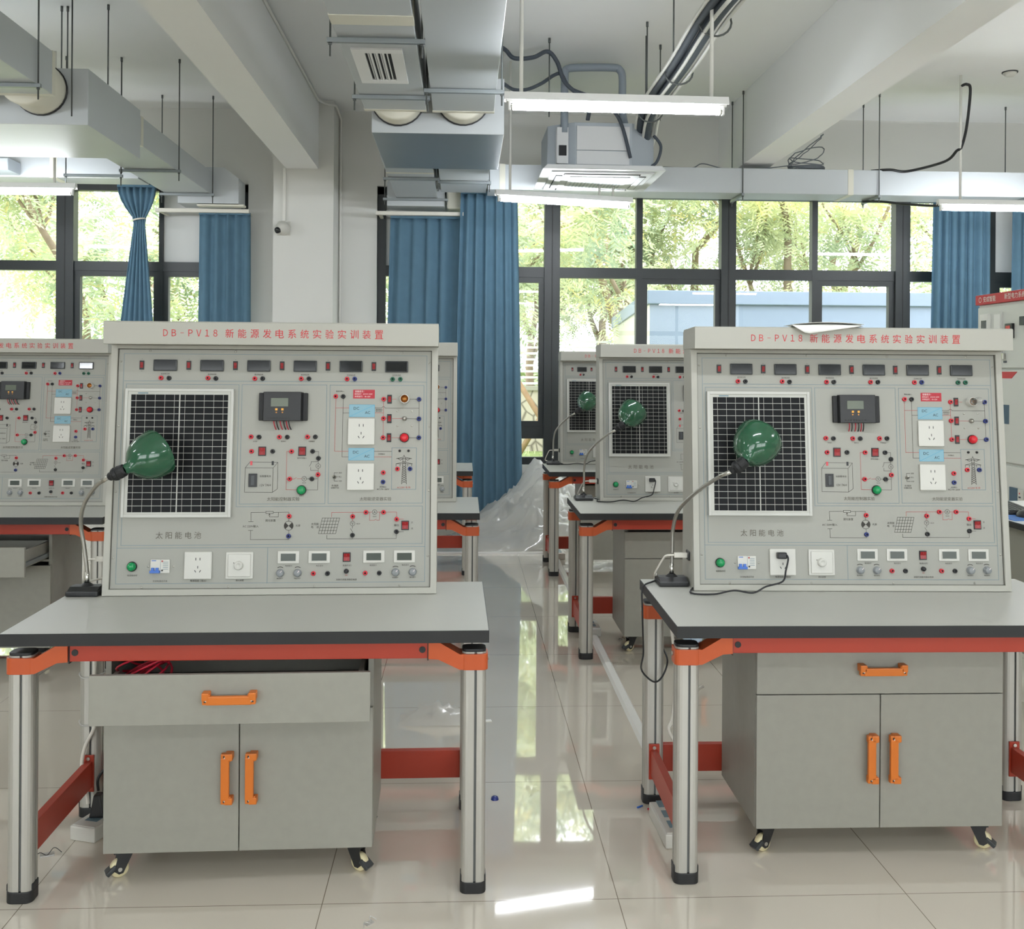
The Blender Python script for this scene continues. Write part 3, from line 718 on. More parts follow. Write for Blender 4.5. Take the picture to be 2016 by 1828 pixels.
LINES=[('n',[(0.0183,0.7479),(0.9919,0.7478),(0.9904,0.0177),(0.0189,0.0169),(0.0183,0.7479)]),('n',[(0.0217,0.6603),(0.9901,0.6611)]),('n',[(0.0199,0.128),(0.9903,0.1288)]),('n',[(0.0281,0.6497),(0.386,0.6494),(0.3869,0.2574),(0.9811,0.2586),(0.9814,0.1385),(0.0308,0.1365),(0.0281,0.6497)]),('n',[(0.3958,0.6497),(0.6676,0.6503),(0.6681,0.2667),(0.3966,0.266),(0.3958,0.6497)]),('n',[(0.6783,0.6498),(0.9829,0.6499),(0.981,0.268),(0.6782,0.2673),(0.6783,0.6498)]),('n',[(0.4902,0.1267),(0.4905,0.0159)]),('n',[(0.8805,0.4463),(0.96,0.4464),(0.9594,0.3121),(0.8807,0.3123),(0.8805,0.4463)]),('r',[(0.5519,0.4341),(0.5432,0.4341),(0.5435,0.3114),(0.5794,0.3108)]),('r',[(0.5441,0.3456),(0.5685,0.3456)]),('r',[(0.569,0.3464),(0.5758,0.3499)]),('r',[(0.5785,0.3464),(0.5929,0.3467)]),('k',[(0.6325,0.4342),(0.645,0.4342),(0.6448,0.4186)]),('k',[(0.6442,0.4048),(0.6444,0.3951)]),('k',[(0.6434,0.401),(0.6218,0.401),(0.6214,0.3951),(0.617,0.3863)]),('k',[(0.6208,0.3828),(0.621,0.3731),(0.6441,0.3731)]),('k',[(0.6448,0.3798),(0.6445,0.3657)]),('k',[(0.6448,0.3531),(0.6441,0.3106),(0.6067,0.3107)]),('k',[(0.6081,0.3464),(0.6188,0.3458)]),('k',[(0.6317,0.3458),(0.6433,0.3464)]),('k',[(0.4126,0.3816),(0.501,0.381),(0.5005,0.303),(0.412,0.3038),(0.4126,0.3816)]),('k',[(0.4126,0.3816),(0.4269,0.4001),(0.5157,0.3992),(0.501,0.381)]),('k',[(0.5157,0.3992),(0.5157,0.3138),(0.5005,0.303)]),('r',[(0.6973,0.6058),(0.6961,0.4349),(0.7402,0.4349)]),('r',[(0.6977,0.5755),(0.7411,0.5756)]),('k',[(0.7212,0.6059),(0.7203,0.4166),(0.7406,0.4166)]),('k',[(0.721,0.5592),(0.7414,0.5593)]),('k',[(0.8233,0.5759),(0.8461,0.576),(0.849,0.5796),(0.8548,0.5796),(0.8578,0.5755),(0.9672,0.5756)]),('r',[(0.8236,0.5596),(0.8517,0.5597)]),('k',[(0.823,0.435),(0.8807,0.435)]),('r',[(0.8233,0.4166),(0.8801,0.4167)]),('r',[(0.8523,0.6044),(0.8519,0.4791)]),('r',[(0.8588,0.6044),(0.8925,0.6046)]),('k',[(0.935,0.6048),(0.9615,0.6049)]),('r',[(0.8584,0.5412),(0.914,0.5414)]),('k',[(0.9278,0.5412),(0.9624,0.5407)]),('r',[(0.858,0.4791),(0.9071,0.4792)]),('k',[(0.934,0.4793),(0.9619,0.4793)]),('k',[(0.9674,0.6046),(0.9677,0.4793)]),('k',[(0.7078,0.3654),(0.6962,0.3654),(0.6964,0.3575)]),('k',[(0.7043,0.3525),(0.708,0.3525)]),('k',[(0.6966,0.3463),(0.6968,0.339),(0.7083,0.339)]),('k',[(0.4352,0.2102),(0.4344,0.2389),(0.4814,0.2396)]),('k',[(0.4813,0.2426),(0.5047,0.2425),(0.5049,0.2358),(0.4815,0.2359),(0.4813,0.2426)]),('k',[(0.5048,0.239),(0.554,0.2397),(0.5542,0.2103)]),('k',[(0.5214,0.2389),(0.5212,0.225),(0.4932,0.2251),(0.493,0.2338)]),('k',[(0.4902,0.23),(0.493,0.2347),(0.496,0.23)]),('k',[(0.4273,0.21),(0.4424,0.2099)]),('k',[(0.4275,0.1822),(0.4417,0.1821)]),('k',[(0.4346,0.1822),(0.4349,0.153),(0.5554,0.1532),(0.5549,0.1822)]),('r',[(0.6901,0.2244),(0.6903,0.2384),(0.8202,0.2391)]),('r',[(0.8356,0.2391),(0.8985,0.2392),(0.8988,0.2222)]),('r',[(0.8124,0.2383),(0.812,0.2131),(0.825,0.2131),(0.8331,0.2166)]),('r',[(0.8337,0.2136),(0.8433,0.2136),(0.844,0.2382)]),('r',[(0.7575,0.2382),(0.7575,0.211)]),('k',[(0.7572,0.1953),(0.7571,0.1883)]),('k',[(0.7511,0.1871),(0.7576,0.1766),(0.7577,0.1702)]),('k',[(0.6761,0.1662),(0.6764,0.1546),(0.8979,0.155),(0.8981,0.1754)]),('k',[(0.7576,0.1615),(0.7578,0.1551)]),('r',[(0.9032,0.2169),(0.9207,0.2168)]),('k',[(0.9039,0.1765),(0.9213,0.1765)]),('k',[(0.6611,0.221),(0.6496,0.1713)]),('k',[(0.6703,0.221),(0.6587,0.1713)]),('k',[(0.6794,0.2209),(0.6677,0.1712)]),('k',[(0.6886,0.2209),(0.6768,0.1712)]),('k',[(0.6977,0.2209),(0.6858,0.1711)]),('k',[(0.7069,0.2208),(0.6949,0.1711)]),('k',[(0.7161,0.2208),(0.7039,0.1711)]),('k',[(0.6611,0.221),(0.7161,0.2208)]),('k',[(0.6588,0.211),(0.7136,0.2108)]),('k',[(0.6565,0.2011),(0.7112,0.2009)]),('k',[(0.6542,0.1912),(0.7088,0.1909)]),('k',[(0.6519,0.1812),(0.7063,0.181)]),('k',[(0.6496,0.1713),(0.7039,0.1711)]),('p',[(0.9203,0.4226),(0.9167,0.412)]),('p',[(0.9203,0.4226),(0.9243,0.412)]),('p',[(0.8957,0.4114),(0.9453,0.4114)]),('p',[(0.8957,0.4114),(0.9166,0.4158)]),('p',[(0.9453,0.4114),(0.9242,0.4158)]),('p',[(0.9015,0.4108),(0.9089,0.406),(0.9167,0.4105)]),('p',[(0.9395,0.4108),(0.9322,0.406),(0.9243,0.4105)]),('p',[(0.8945,0.3945),(0.9476,0.3945)]),('p',[(0.8945,0.3945),(0.9169,0.4004)]),('p',[(0.9476,0.3945),(0.9244,0.4004)]),('p',[(0.9167,0.412),(0.9159,0.3862),(0.913,0.3293)]),('p',[(0.9243,0.412),(0.9258,0.3862),(0.9291,0.3293)]),('p',[(0.9168,0.404),(0.9245,0.3945)]),('p',[(0.9244,0.404),(0.9169,0.3945)]),('p',[(0.8945,0.3939),(0.8946,0.3868)]),('p',[(0.9076,0.3939),(0.9077,0.3868)]),('p',[(0.9324,0.3939),(0.9325,0.3868)]),('p',[(0.945,0.3939),(0.9451,0.3868)]),('p',[(0.9159,0.3892),(0.9262,0.3821)]),('p',[(0.9261,0.3892),(0.916,0.3821)]),('p',[(0.9156,0.3821),(0.9266,0.375)]),('p',[(0.9265,0.3821),(0.9157,0.375)]),('p',[(0.9154,0.375),(0.9269,0.3679)]),('p',[(0.9268,0.375),(0.9155,0.3679)]),('p',[(0.9152,0.3679),(0.9273,0.3608)]),('p',[(0.9272,0.3679),(0.9153,0.3608)]),('p',[(0.9149,0.3608),(0.9277,0.3538)]),('p',[(0.9276,0.3608),(0.915,0.3538)]),('p',[(0.9147,0.3538),(0.9281,0.3467)]),('p',[(0.928,0.3538),(0.9148,0.3467)]),('p',[(0.9144,0.3467),(0.9284,0.3396)]),('p',[(0.9283,0.3467),(0.9146,0.3396)]),('p',[(0.9142,0.3396),(0.9288,0.3325)]),('p',[(0.9287,0.3396),(0.9143,0.3325)])]
TEXT=[('直流电压表',0.1503,0.6835,0.0278,'t'),('直流电流表',0.2989,0.6826,0.0278,'t'),('直流电压表',0.4481,0.683,0.0278,'t'),('直流电流表',0.5968,0.683,0.0278,'t'),('交流电压表',0.7453,0.6827,0.0278,'t'),('交流电流表',0.8932,0.683,0.0278,'t'),('太阳能',0.4416,0.4663,0.0136,'t'),('蓄电池',0.5317,0.4665,0.0142,'t'),('负载输出',0.6217,0.4666,0.0193,'t'),('直流负载输入',0.5927,0.4127,0.0307,'t'),('铅酸蓄电池',0.4768,0.3547,0.0352,'t'),('12V 7AH',0.4776,0.3261,0.0341,'t'),('蓄电池输入',0.7108,0.6297,0.0261,'t'),('离网输出',0.8374,0.57,0.021,'t'),('AC220V',0.8375,0.5641,0.0199,'t'),('并网输出',0.8473,0.4261,0.0204,'t'),('切换开关',0.6993,0.3173,0.0261,'t'),('并/离网',0.6991,0.3246,0.0216,'t'),('离网',0.7156,0.3654,0.0097,'t'),('停止',0.7153,0.3525,0.0097,'t'),('并网',0.7156,0.339,0.0097,'t'),('并网输出',0.8533,0.32,0.021,'t'),('AC170~260V',0.8534,0.3126,0.0403,'t'),('AC220V 电 网',0.9199,0.3184,0.0426,'r'),('太阳能控制器实验',0.5354,0.2817,0.1033,'s'),('太阳能逆变器实验',0.8299,0.2818,0.1016,'s'),('太 阳 能 电 池',0.2089,0.1677,0.142,'s'),('调光装置',0.4964,0.2135,0.0329,'t'),('AC 220V输入',0.4343,0.1955,0.05,'t'),('光源',0.5837,0.1972,0.0148,'t'),('太阳能',0.638,0.2019,0.0244,'t'),('电    池',0.6382,0.1923,0.0244,'t'),('输出',0.8983,0.1976,0.0153,'t'),('开',0.9484,0.2053,0.0062,'t'),('关',0.9487,0.1869,0.0062,'t'),('报警灯',0.5934,0.2926,0.0153,'t'),('电源指示灯',0.0701,0.0429,0.0312,'t'),('交流电源总开关',0.1565,0.0249,0.0454,'t'),('电源插座（输出）',0.2756,0.0251,0.0511,'t'),('调光装置',0.4044,0.0252,0.025,'t'),('电流显示',0.5578,0.0703,0.0221,'t'),('电压显示',0.6554,0.0702,0.0221,'t'),('电流显示',0.8254,0.0705,0.0221,'t'),('电压显示',0.9279,0.071,0.0221,'t'),('电源开关2',0.7428,0.0705,0.0278,'t'),('双路可调直流稳压电源',0.7409,0.026,0.0653,'t'),('2A',0.7406,0.0399,0.0079,'r'),('电流调节',0.5304,0.0305,0.0193,'t'),('电压调节',0.5859,0.0304,0.0193,'t'),('电流调节',0.8965,0.0314,0.0193,'t'),('电压调节',0.9517,0.0319,0.0193,'t'),('A',0.6446,0.3872,0.0068,'k'),('V',0.6006,0.3467,0.0068,'k'),('A',0.8277,0.2394,0.0074,'k'),('V',0.7574,0.2031,0.0074,'k'),('电压表',0.601,0.3332,0.0119,'t'),('电流表',0.828,0.2253,0.0119,'t'),('电压表',0.7761,0.2022,0.0119,'t'),('DC',0.7644,0.5742,0.0176,'d'),('AC',0.8005,0.5604,0.017,'d'),('DC',0.7643,0.432,0.0176,'d'),('AC',0.8003,0.4187,0.017,'d'),('温馨提示：',0.7735,0.6294,0.0301,'w'),('离网运行：AC210~230V',0.7868,0.6211,0.0579,'w'),('并网运行：18~32V',0.7835,0.613,0.0511,'w')]

# ------------------------------------------------------------------ training console (origin: bench top under the front left corner)
KW, PWd, PHt = 1.048, 1.008, 0.764
TILT = math.asin(0.08 / PHt)
MF = T((0.02, 0.0, 0.02)) @ Matrix(((1, 0, 0, 0), (0, math.sin(TILT), -math.cos(TILT), 0), (0, math.cos(TILT), math.sin(TILT), 0), (0, 0, 0, 1)))
def face(u, v, w=0.0): return MF @ T((u, v, w))

_cache = {}
def shared(name, key, maker, parent, M):
    if key not in _cache:
        o = maker().build(name, parent, M); _cache[key] = o.data; return o
    return obj(name, _cache[key], parent, M)
def jack(m): return lambda: MB().lathe([(0.0, 0.0075), (0.006, 0.0073), (0.008, 0.0062), (0.0082, 0.003), (0.003, 0.0028), (0.003, 0)], m, seg=16, mats=[m, m, m, 'black_plastic', 'black_plastic'])
def small_switch():
    b = MB().box(-0.0075, 0.0075, -0.0145, 0.0145, 0, 0.003, 'black_plastic', 0.001)
    b.prism([(-0.009, 0.002), (0.009, 0.002), (0.009, 0.0065), (0.0, 0.0035), (-0.009, 0.0045)], -0.0045, 0.0045, 'red_rocker', 'x'); return b
def big_switch():
    b = MB().box(-0.0125, 0.0125, -0.015, 0.015, 0, 0.003, 'black_plastic', 0.001)
    b.prism([(-0.0115, 0.002), (0.0115, 0.002), (0.0115, 0.0075), (0.0, 0.004), (-0.0115, 0.005)], -0.0095, 0.0095, 'red_rocker', 'x')
    line(b, [(0, 0.005), (0, 0.009)], 0.001, 'ink_red', 0.0085); ring(b, (0, -0.006), 0.0022, 0.0008, 'ink_red', 0.0062, 12); return b
def screw():
    return MB().lathe([(0, 0.0032), (0.0012, 0.003), (0.002, 0.0015), (0.0021, 0)], 'screw_metal', seg=10)
def socket():
    b = MB().box(-0.043, 0.043, -0.043, 0.043, 0, 0.009, 'white_plastic', 0.003)
    for x in (-0.0065, 0.0065): b.box(x - 0.0011, x + 0.0011, 0.016, 0.024, 0.0088, 0.0093, 'black_plastic')
    b.box(-0.0011, 0.0011, -0.0095, -0.0015, 0.0088, 0.0093, 'black_plastic')
    for s in (-1, 1): b.box(-0.0011, 0.0011, -0.004, 0.004, 0.0088, 0.0093, 'black_plastic', M=T((s * 0.0075, -0.018, 0)) @ Matrix.Rotation(R(-32 * s), 4, 'Z'))
    return b
def lens_lamp(m, r): return lambda: MB().lathe([(0, r + 0.002), (0.006, r + 0.002), (0.006, r), (0.014, r * 0.98), (0.019, r * 0.75), (0.021, r * 0.35), (0.0212, 0)], m, seg=24, mats=['black_plastic', 'black_plastic', m, m, m, m])

def make_console(label, loc, rz, bulb=False):
    t = thing('training_console', label, 'training console', loc, rz, 'solar training consoles')
    # housing
    h = MB()
    h.prism([(0.012, 0.0), (0.205, 0.0), (0.205, 0.80), (0.094, 0.80)], 0.0, KW, 'console_shell', 'x', 0.0015)
    h.build('housing', t)
    fr = MB()
    def strip(u0, u1, v0, v1): fr.box(u0, u1, v0, v1, -0.012, 0.006, 'console_shell', 0.0012, M=MF)
    strip(-0.02, 0.0, -0.0195, PHt + 0.012); strip(PWd, PWd + 0.02, -0.0195, PHt + 0.012); strip(-0.001, PWd + 0.001, -0.0195, 0.0); strip(-0.001, PWd + 0.001, PHt, PHt + 0.012)
    for (u0, u1, v0, v1) in ((0, 0.002, 0, PHt), (PWd - 0.002, PWd, 0, PHt), (0, PWd, 0, 0.0015), (0, PWd, PHt - 0.002, PHt)): fr.box(u0, u1, v0, v1, -0.0034, -0.0026, 'ink_black', M=MF)
    fr.build('frame', t)
    hd = MB().prism([(-0.002, 0.793), (0.21, 0.793), (0.21, 0.853), (0.195, 0.862), (0.004, 0.866), (-0.002, 0.862)], -0.002, KW + 0.002, 'console_shell', 'x', 0.002).build('header_canopy', t)
    tx = MB(); MH = Matrix(((1, 0, 0, 0), (0, 0, -1, -0.002), (0, 1, 0, 0), (0, 0, 0, 1)))
    x0 = 0.1905; p = 0.0258
    for i, ch in enumerate('ＤＢ－ＰＶ１８'): put_char(tx, ch, x0 + i * p, 0.8295, 0.0215, 'ink_title', MH)
    tx.build('model_lettering', hd); tx = MB()
    for i, ch in enumerate('新能源发电系统实验实训装置'): put_text(tx, ch, 0.3896 + i * 0.0392, 0.829, 0.0262, 'ink_title', MH, 0.0008, 0.028)
    tx.build('title_lettering', hd)
    # instrument plate with its printed diagram
    pl = MB().box(0.0, PWd, 0.0, PHt, -0.009, -0.003, 'console_plate', M=MF).build('instrument_plate', t)
    M = MF @ T((0, 0, -0.003)); g = MB(); K = MISC
    ink = {'n': ('ink_grey', 0.0013), 'r': ('ink_red', 0.0012), 'k': ('ink_black', 0.0011), 'p': ('ink_black', 0.0012)}
    for c, pts in LINES: line(g, pts, ink[c][1], ink[c][0])
    for a in ('A1', 'V1', 'A2', 'V2'): ring(g, K[a], 0.0075, 0.0011, 'ink_black')
    for a in ('d1', 'd2'):
        (ax, ay), (bx, by) = K[a + '0'], K[a + '1']
        g.quad([(ax, ay, .0006), (bx, ay, .0006), (bx, by, .0006), (ax, by, .0006)], 'ink_blue_box')
        line(g, [(ax, ay), (bx, ay), (bx, by), (ax, by), (ax, ay), (bx, by)], 0.0011, 'ink_blue_line', 0.0009)
    (ax, ay), (bx, by) = K['warn0'], K['warn1']
    g.quad([(ax, ay, .0006), (bx, ay, .0006), (bx, by, .0006), (ax, by, .0006)], 'ink_warn')
    cx, cy = K['lampx']; ring(g, (cx, cy), 0.0145, 0.0014, 'ink_black')
    for a0 in (-45, 135):
        pts = [(cx, cy, .0006)] + [(cx + 0.0145 * math.cos(R(a0 + q * 15)), cy + 0.0145 * math.sin(R(a0 + q * 15)), .0006) for q in range(7)]
        g.quad(pts, 'ink_black')
    for a, m in (('t1', 'red_plastic'), ('t2', 'black_plastic')): u, v = K[a]; g.quad([(u - .0035, v - .0065, .0008), (u + .0035, v - .0065, .0008), (u + .0035, v + .0065, .0008), (u - .0035, v + .0065, .0008)], m)
    cm = {'t': 'ink_black', 's': 'ink_light', 'k': 'ink_black', 'd': 'ink_black', 'r': 'ink_red', 'w': 'ink_white'}
    for s, u, v, w_, c in TEXT: put_text(g, s, u, v, w_, cm[c], None, 0.0010)
    for (u, v) in SW[:6]:
        for d in (0.019, -0.019): put_text(g, '开' if d > 0 else '关', u, v + d, 0.003, 'ink_black')
    for u, v in KNOB:
        pts = [(u + 0.016 * math.cos(R(q)), v + 0.003 + 0.016 * math.sin(R(q))) for q in range(60, 130, 12)]; line(g, pts, 0.002, 'ink_black')
    g.build('printed_diagram', pl, M, normals=False)
    F = MF @ T((0, 0, -0.003)); at = lambda u, v, w=0.0: F @ T((u, v, w))
    nm = {'r': 'red_plastic', 'k': 'black_plastic', 'b': 'blue_plastic', 'g': 'green_jack'}
    wd = {'r': 'red', 'k': 'black', 'b': 'blue', 'g': 'green'}
    for c, (u, v) in JACK:
        o = shared('banana_jack', 'jack' + c, jack(nm[c]), t, at(u, v)); o['label'] = wd[c] + ' banana jack'
    for u, v in SW: shared('rocker_switch', 'sw', small_switch, t, at(u, v))
    for u, v in BSW: shared('rocker_switch', 'bsw', big_switch, t, at(u, v))
    for u, v in SCREW: shared('screw', 'screw', screw, t, at(u, v))
    for u, v in SOCK: shared('power_socket', 'sock', socket, t, at(u, v))
    for u, v in MET:
        def mm(): return MB().box(-0.0375, 0.0375, -0.0185, 0.0185, 0, 0.007, 'grey_plastic', 0.003)
        o = shared('panel_meter', 'met', mm, t, at(u, v))
        shared('display', 'metd', lambda: MB().box(-0.0335, 0.0335, -0.015, 0.015, 0.0068, 0.0075, 'meter_glass', 0.0003), o, None)
    for u, v in LCD:
        def lm():
            b = MB().box(-0.034, 0.034, -0.0195, 0.0195, 0, 0.004, 'white_plastic', 0.0015); return b.box(-0.026, 0.026, -0.014, 0.014, 0.0038, 0.006, 'white_plastic', 0.001)
        o = shared('panel_meter', 'lcd', lm, t, at(u, v)); o['label'] = 'white framed panel meter with a grey display'
        shared('display', 'lcdd', lambda: MB().box(-0.0235, 0.0235, -0.0115, 0.0115, 0.0058, 0.0064, 'lcd_dark'), o, None)
    for u, v in KNOB:
        def kn():
            b = MB().lathe([(0, 0.0128), (0.003, 0.0128), (0.003, 0.0115), (0.014, 0.0108), (0.0155, 0.0095), (0.0155, 0)], 'knob_grey', seg=24)
            return b
        o = shared('control_knob', 'knob', kn, t, at(u, v))
        shared('pointer', 'ptr', lambda: MB().box(-0.0008, 0.0008, 0.003, 0.0105, 0.0152, 0.016, 'ink_white'), o, Matrix.Rotation(R(-40), 4, 'Z'))
    u, v = DIM[0]
    d = MB().box(-0.043, 0.043, -0.042, 0.042, 0, 0.006, 'white_plastic', 0.002); d.box(-0.036, 0.036, -0.036, 0.036, 0.005, 0.009, 'white_plastic', 0.003)
    d = d.build('dimmer_plate', t, at(u, v))
    MB().lathe([(0.008, 0.0145), (0.018, 0.0135), (0.021, 0.012), (0.0212, 0.007), (0.0195, 0.006), (0.0195, 0)], 'white_plastic', (-0.001, 0.0, 0), seg=24).build('dimmer_knob', d)
    MB().cyl((-0.017, 0.008, 0.0085), (-0.017, 0.008, 0.0095), 0.0015, 'ink_black', 8).build('marker_dot', d)
    shared('indicator_lamp', 'lg', lens_lamp('green_lens', 0.0135), t, at(*K['green1']))['label'] = 'green indicator lamp'
    shared('indicator_lamp', 'lg', lens_lamp('green_lens', 0.0135), t, at(*K['green2']))['label'] = 'green power lamp at the lower left'
    shared('indicator_lamp', 'lr', lens_lamp('red_lens', 0.0135), t, at(*K['red']))['label'] = 'red indicator lamp'
    # lamp holder
    hb = MB().lathe([(0, 0.0155), (0.022, 0.0152), (0.025, 0.0138), (0.0245, 0.0125), (0.006, 0.012), (0.006, 0)], 'white_plastic', seg=24, mats=['white_plastic'] * 3 + ['copper'] * 2).build('lamp_holder', t, at(*K['holder']))
    if bulb:
        MB().lathe([(0.006, 0.011), (0.03, 0.011), (0.032, 0.0075), (0.04, 0.009), (0.052, 0.0125), (0.066, 0.013), (0.078, 0.009), (0.083, 0)], 'bulb_glass', (0, 0, 0.0), seg=20, mats=['chrome', 'chrome'] + ['bulb_glass'] * 5).build('light_bulb', hb)
    MB().lathe([(0, 0.0075), (0.006, 0.0075), (0.007, 0.005), (0.012, 0.0045), (0.013, 0)], 'screw_metal', seg=16).build('lamp_socket', t, at(*K['stud']))
    MB().lathe([(0, 0.0078), (0.008, 0.0075), (0.012, 0.006), (0.0125, 0.002), (0.0125, 0)], 'black_plastic', seg=16).build('fuse_holder', t, at(*K['fuse']))
    for a in ('ind1', 'ind2'): shared('indicator_led', 'led', lambda: MB().lathe([(0, 0.0042), (0.004, 0.004), (0.0065, 0.0025), (0.007, 0)], 'black_plastic', seg=12), t, at(*K[a]))
    tg = MB().lathe([(0, 0.006), (0.004, 0.006), (0.005, 0.004), (0.008, 0.004)], 'screw_metal', seg=12); tg.cyl((0, 0, 0.006), (-0.004, 0.004, 0.02), 0.0018, 'screw_metal', 8, 0.0028)
    tg.build('toggle_switch', t, at(*K['toggle']))
    # circuit breaker
    (ax, ay), (bx, by) = K['brk0'], K['brk1']
    k = MB().box(ax, bx, ay, by, 0, 0.006, 'white_plastic', 0.0015)
    xm = ax + (bx - ax) * 0.52; k.box(xm - 0.0004, xm + 0.0004, ay, by, 0.0058, 0.0063, 'ink_grey')
    for q in range(5): k.box(xm + 0.008, bx - 0.005, by - 0.009 - q * 0.0055, by - 0.0075 - q * 0.0055, 0.006, 0.0064, 'ink_grey')
    k.box(xm + 0.003, xm + 0.008, by - 0.008, by - 0.003, 0.006, 0.0064, 'ink_red'); k.box(ax + 0.004, ax + 0.018, by - 0.005, by - 0.0025, 0.006, 0.0064, 'breaker_blue')
    k.cyl((xm + 0.006, ay + 0.009, 0.006), (xm + 0.006, ay + 0.009, 0.0085), 0.0028, 'black_plastic', 10)
    k = k.build('circuit_breaker', t, at(0, 0))
    (ax, ay), (bx, by) = K['bl0'], K['bl1']; b = MB()
    b.box(ax, bx, ay, ay + 0.008, 0.004, 0.014, 'breaker_blue', 0.001)
    for x in (ax + 0.004, bx - 0.013): b.box(x, x + 0.009, ay + 0.003, by, 0.004, 0.012, 'breaker_blue', 0.001)
    b.build('breaker_lever', k)
    # battery switch slot
    u, v = K['slot']; s_ = MB().box(u - 0.0135, u + 0.0135, v - 0.0215, v + 0.0215, 0, 0.004, 'black_plastic', 0.001)
    s_.box(u - 0.006, u + 0.006, v - 0.016, v + 0.016, 0.003, 0.006, 'grey_plastic', 0.001); s_.build('battery_meter', t, at(0, 0))
    # charge controller
    (ax, ay), (bx, by) = K['con0'], K['con1']; c = MB()
    c.box(ax, bx, ay + 0.002, by - 0.002, 0, 0.014, 'black_rubber', 0.003)
    c.prism([(ax + 0.013, 0.012), (ax + 0.018, 0.03), (bx - 0.02, 0.03), (bx - 0.013, 0.012)], ay, by, 'black_plastic', 'y', 0.002)
    for yy in (ay + 0.008, by - 0.024):
        for x in (ax + 0.003, bx - 0.009): c.box(x, x + 0.005, yy, yy + 0.016, 0.0135, 0.0145, 'cabinet_dark')
    for q in range(8): c.box(ax + 0.032 + q * 0.0095, ax + 0.037 + q * 0.0095, ay + 0.006, ay + 0.011, 0.0298, 0.0304, 'cabinet_dark')
    c = c.build('charge_controller', t, at(0, 0))
    (lx, ly), (hx, hy) = K['lcd0'], K['lcd1']; MB().box(lx - 0.003, hx, ly, hy, 0.0298, 0.0308, 'lcd_grey', 0.0003).build('display', c)
    for a in ('b1', 'b2'):
        u, v = K[a]; MB().box(u - 0.0037, u + 0.0037, v - 0.0035, v + 0.0035, 0.0298, 0.033, 'button_amber', 0.001).build('button', c)
        MB().box(u - 0.0022, u + 0.0022, v - 0.0115, v - 0.0075, 0.0298, 0.0306, 'copper').build('led_window', c)
    for i, (p, q) in enumerate(WIRES):
        MB().tube([(p[0], ay + 0.004, 0.02), (p[0] + 0.001, ay - 0.006, 0.02), (p[0] + 0.003, ay - 0.018, 0.012), (q[0], q[1], -0.002)], 0.0017, 'cable_red' if i % 2 == 0 else 'cable_black', 6, smooth_path=4).build('controller_wire', c)
    # solar panel
    (ax, ay), (bx, by) = K['pv_bl'], (K['pv_tr'][0], K['pv_tr'][1]); f = MB(); q = 0.009; H = 0.018
    for (x0, x1, y0, y1) in ((ax, ax + q, ay, by), (bx - q, bx, ay, by), (ax + q, bx - q, ay, ay + q), (ax + q, bx - q, by - q, by)): f.box(x0, x1, y0, y1, 0, H, 'pv_frame', 0.001)
    f = f.build('solar_panel', t, at(0, 0))
    sh = MB().box(ax + q - 0.001, bx - q + 0.001, ay + q - 0.001, by - q + 0.001, H - 0.006, H - 0.003, 'pv_backing')
    (cx0, cy0), (cx1, cy1) = K['c_bl'], K['c_tr']; w = H - 0.0027; mid = (cx0 + cx1) / 2; half = (cx1 - cx0) / 2 - 0.0018; rows = 18; ph = (cy1 - cy0) / rows
    for r_ in range(rows):
        for s in (0, 1):
            x0 = cx0 if s == 0 else mid + 0.0018; y0 = cy0 + r_ * ph + 0.0008; y1 = cy0 + (r_ + 1) * ph - 0.0008
            sh.quad([(x0, y0, w), (x0 + half, y0, w), (x0 + half, y1, w), (x0, y1, w)], 'pv_cell')
    for s in (0, 1):
        x0 = cx0 if s == 0 else mid + 0.0018
        for z in range(5):
            x = x0 + half * (0.1 + 0.2 * z); line(sh, [(x, cy0 - 0.003), (x, cy1 + 0.003)], 0.001, 'pv_backing', w + 0.0002)
    sh.quad([(ax + 0.04, by - 0.0165, w), (ax + 0.072, by - 0.0165, w), (ax + 0.072, by - 0.0125, w), (ax + 0.04, by - 0.0125, w)], 'ink_grey')
    sh.build('cell_sheet', f)
    # mains inlet on the left side
    inl = MB().box(-0.006, 0.002, 0.065, 0.115, 0.085, 0.115, 'black_plastic', 0.003).build('mains_inlet', t)
    return t

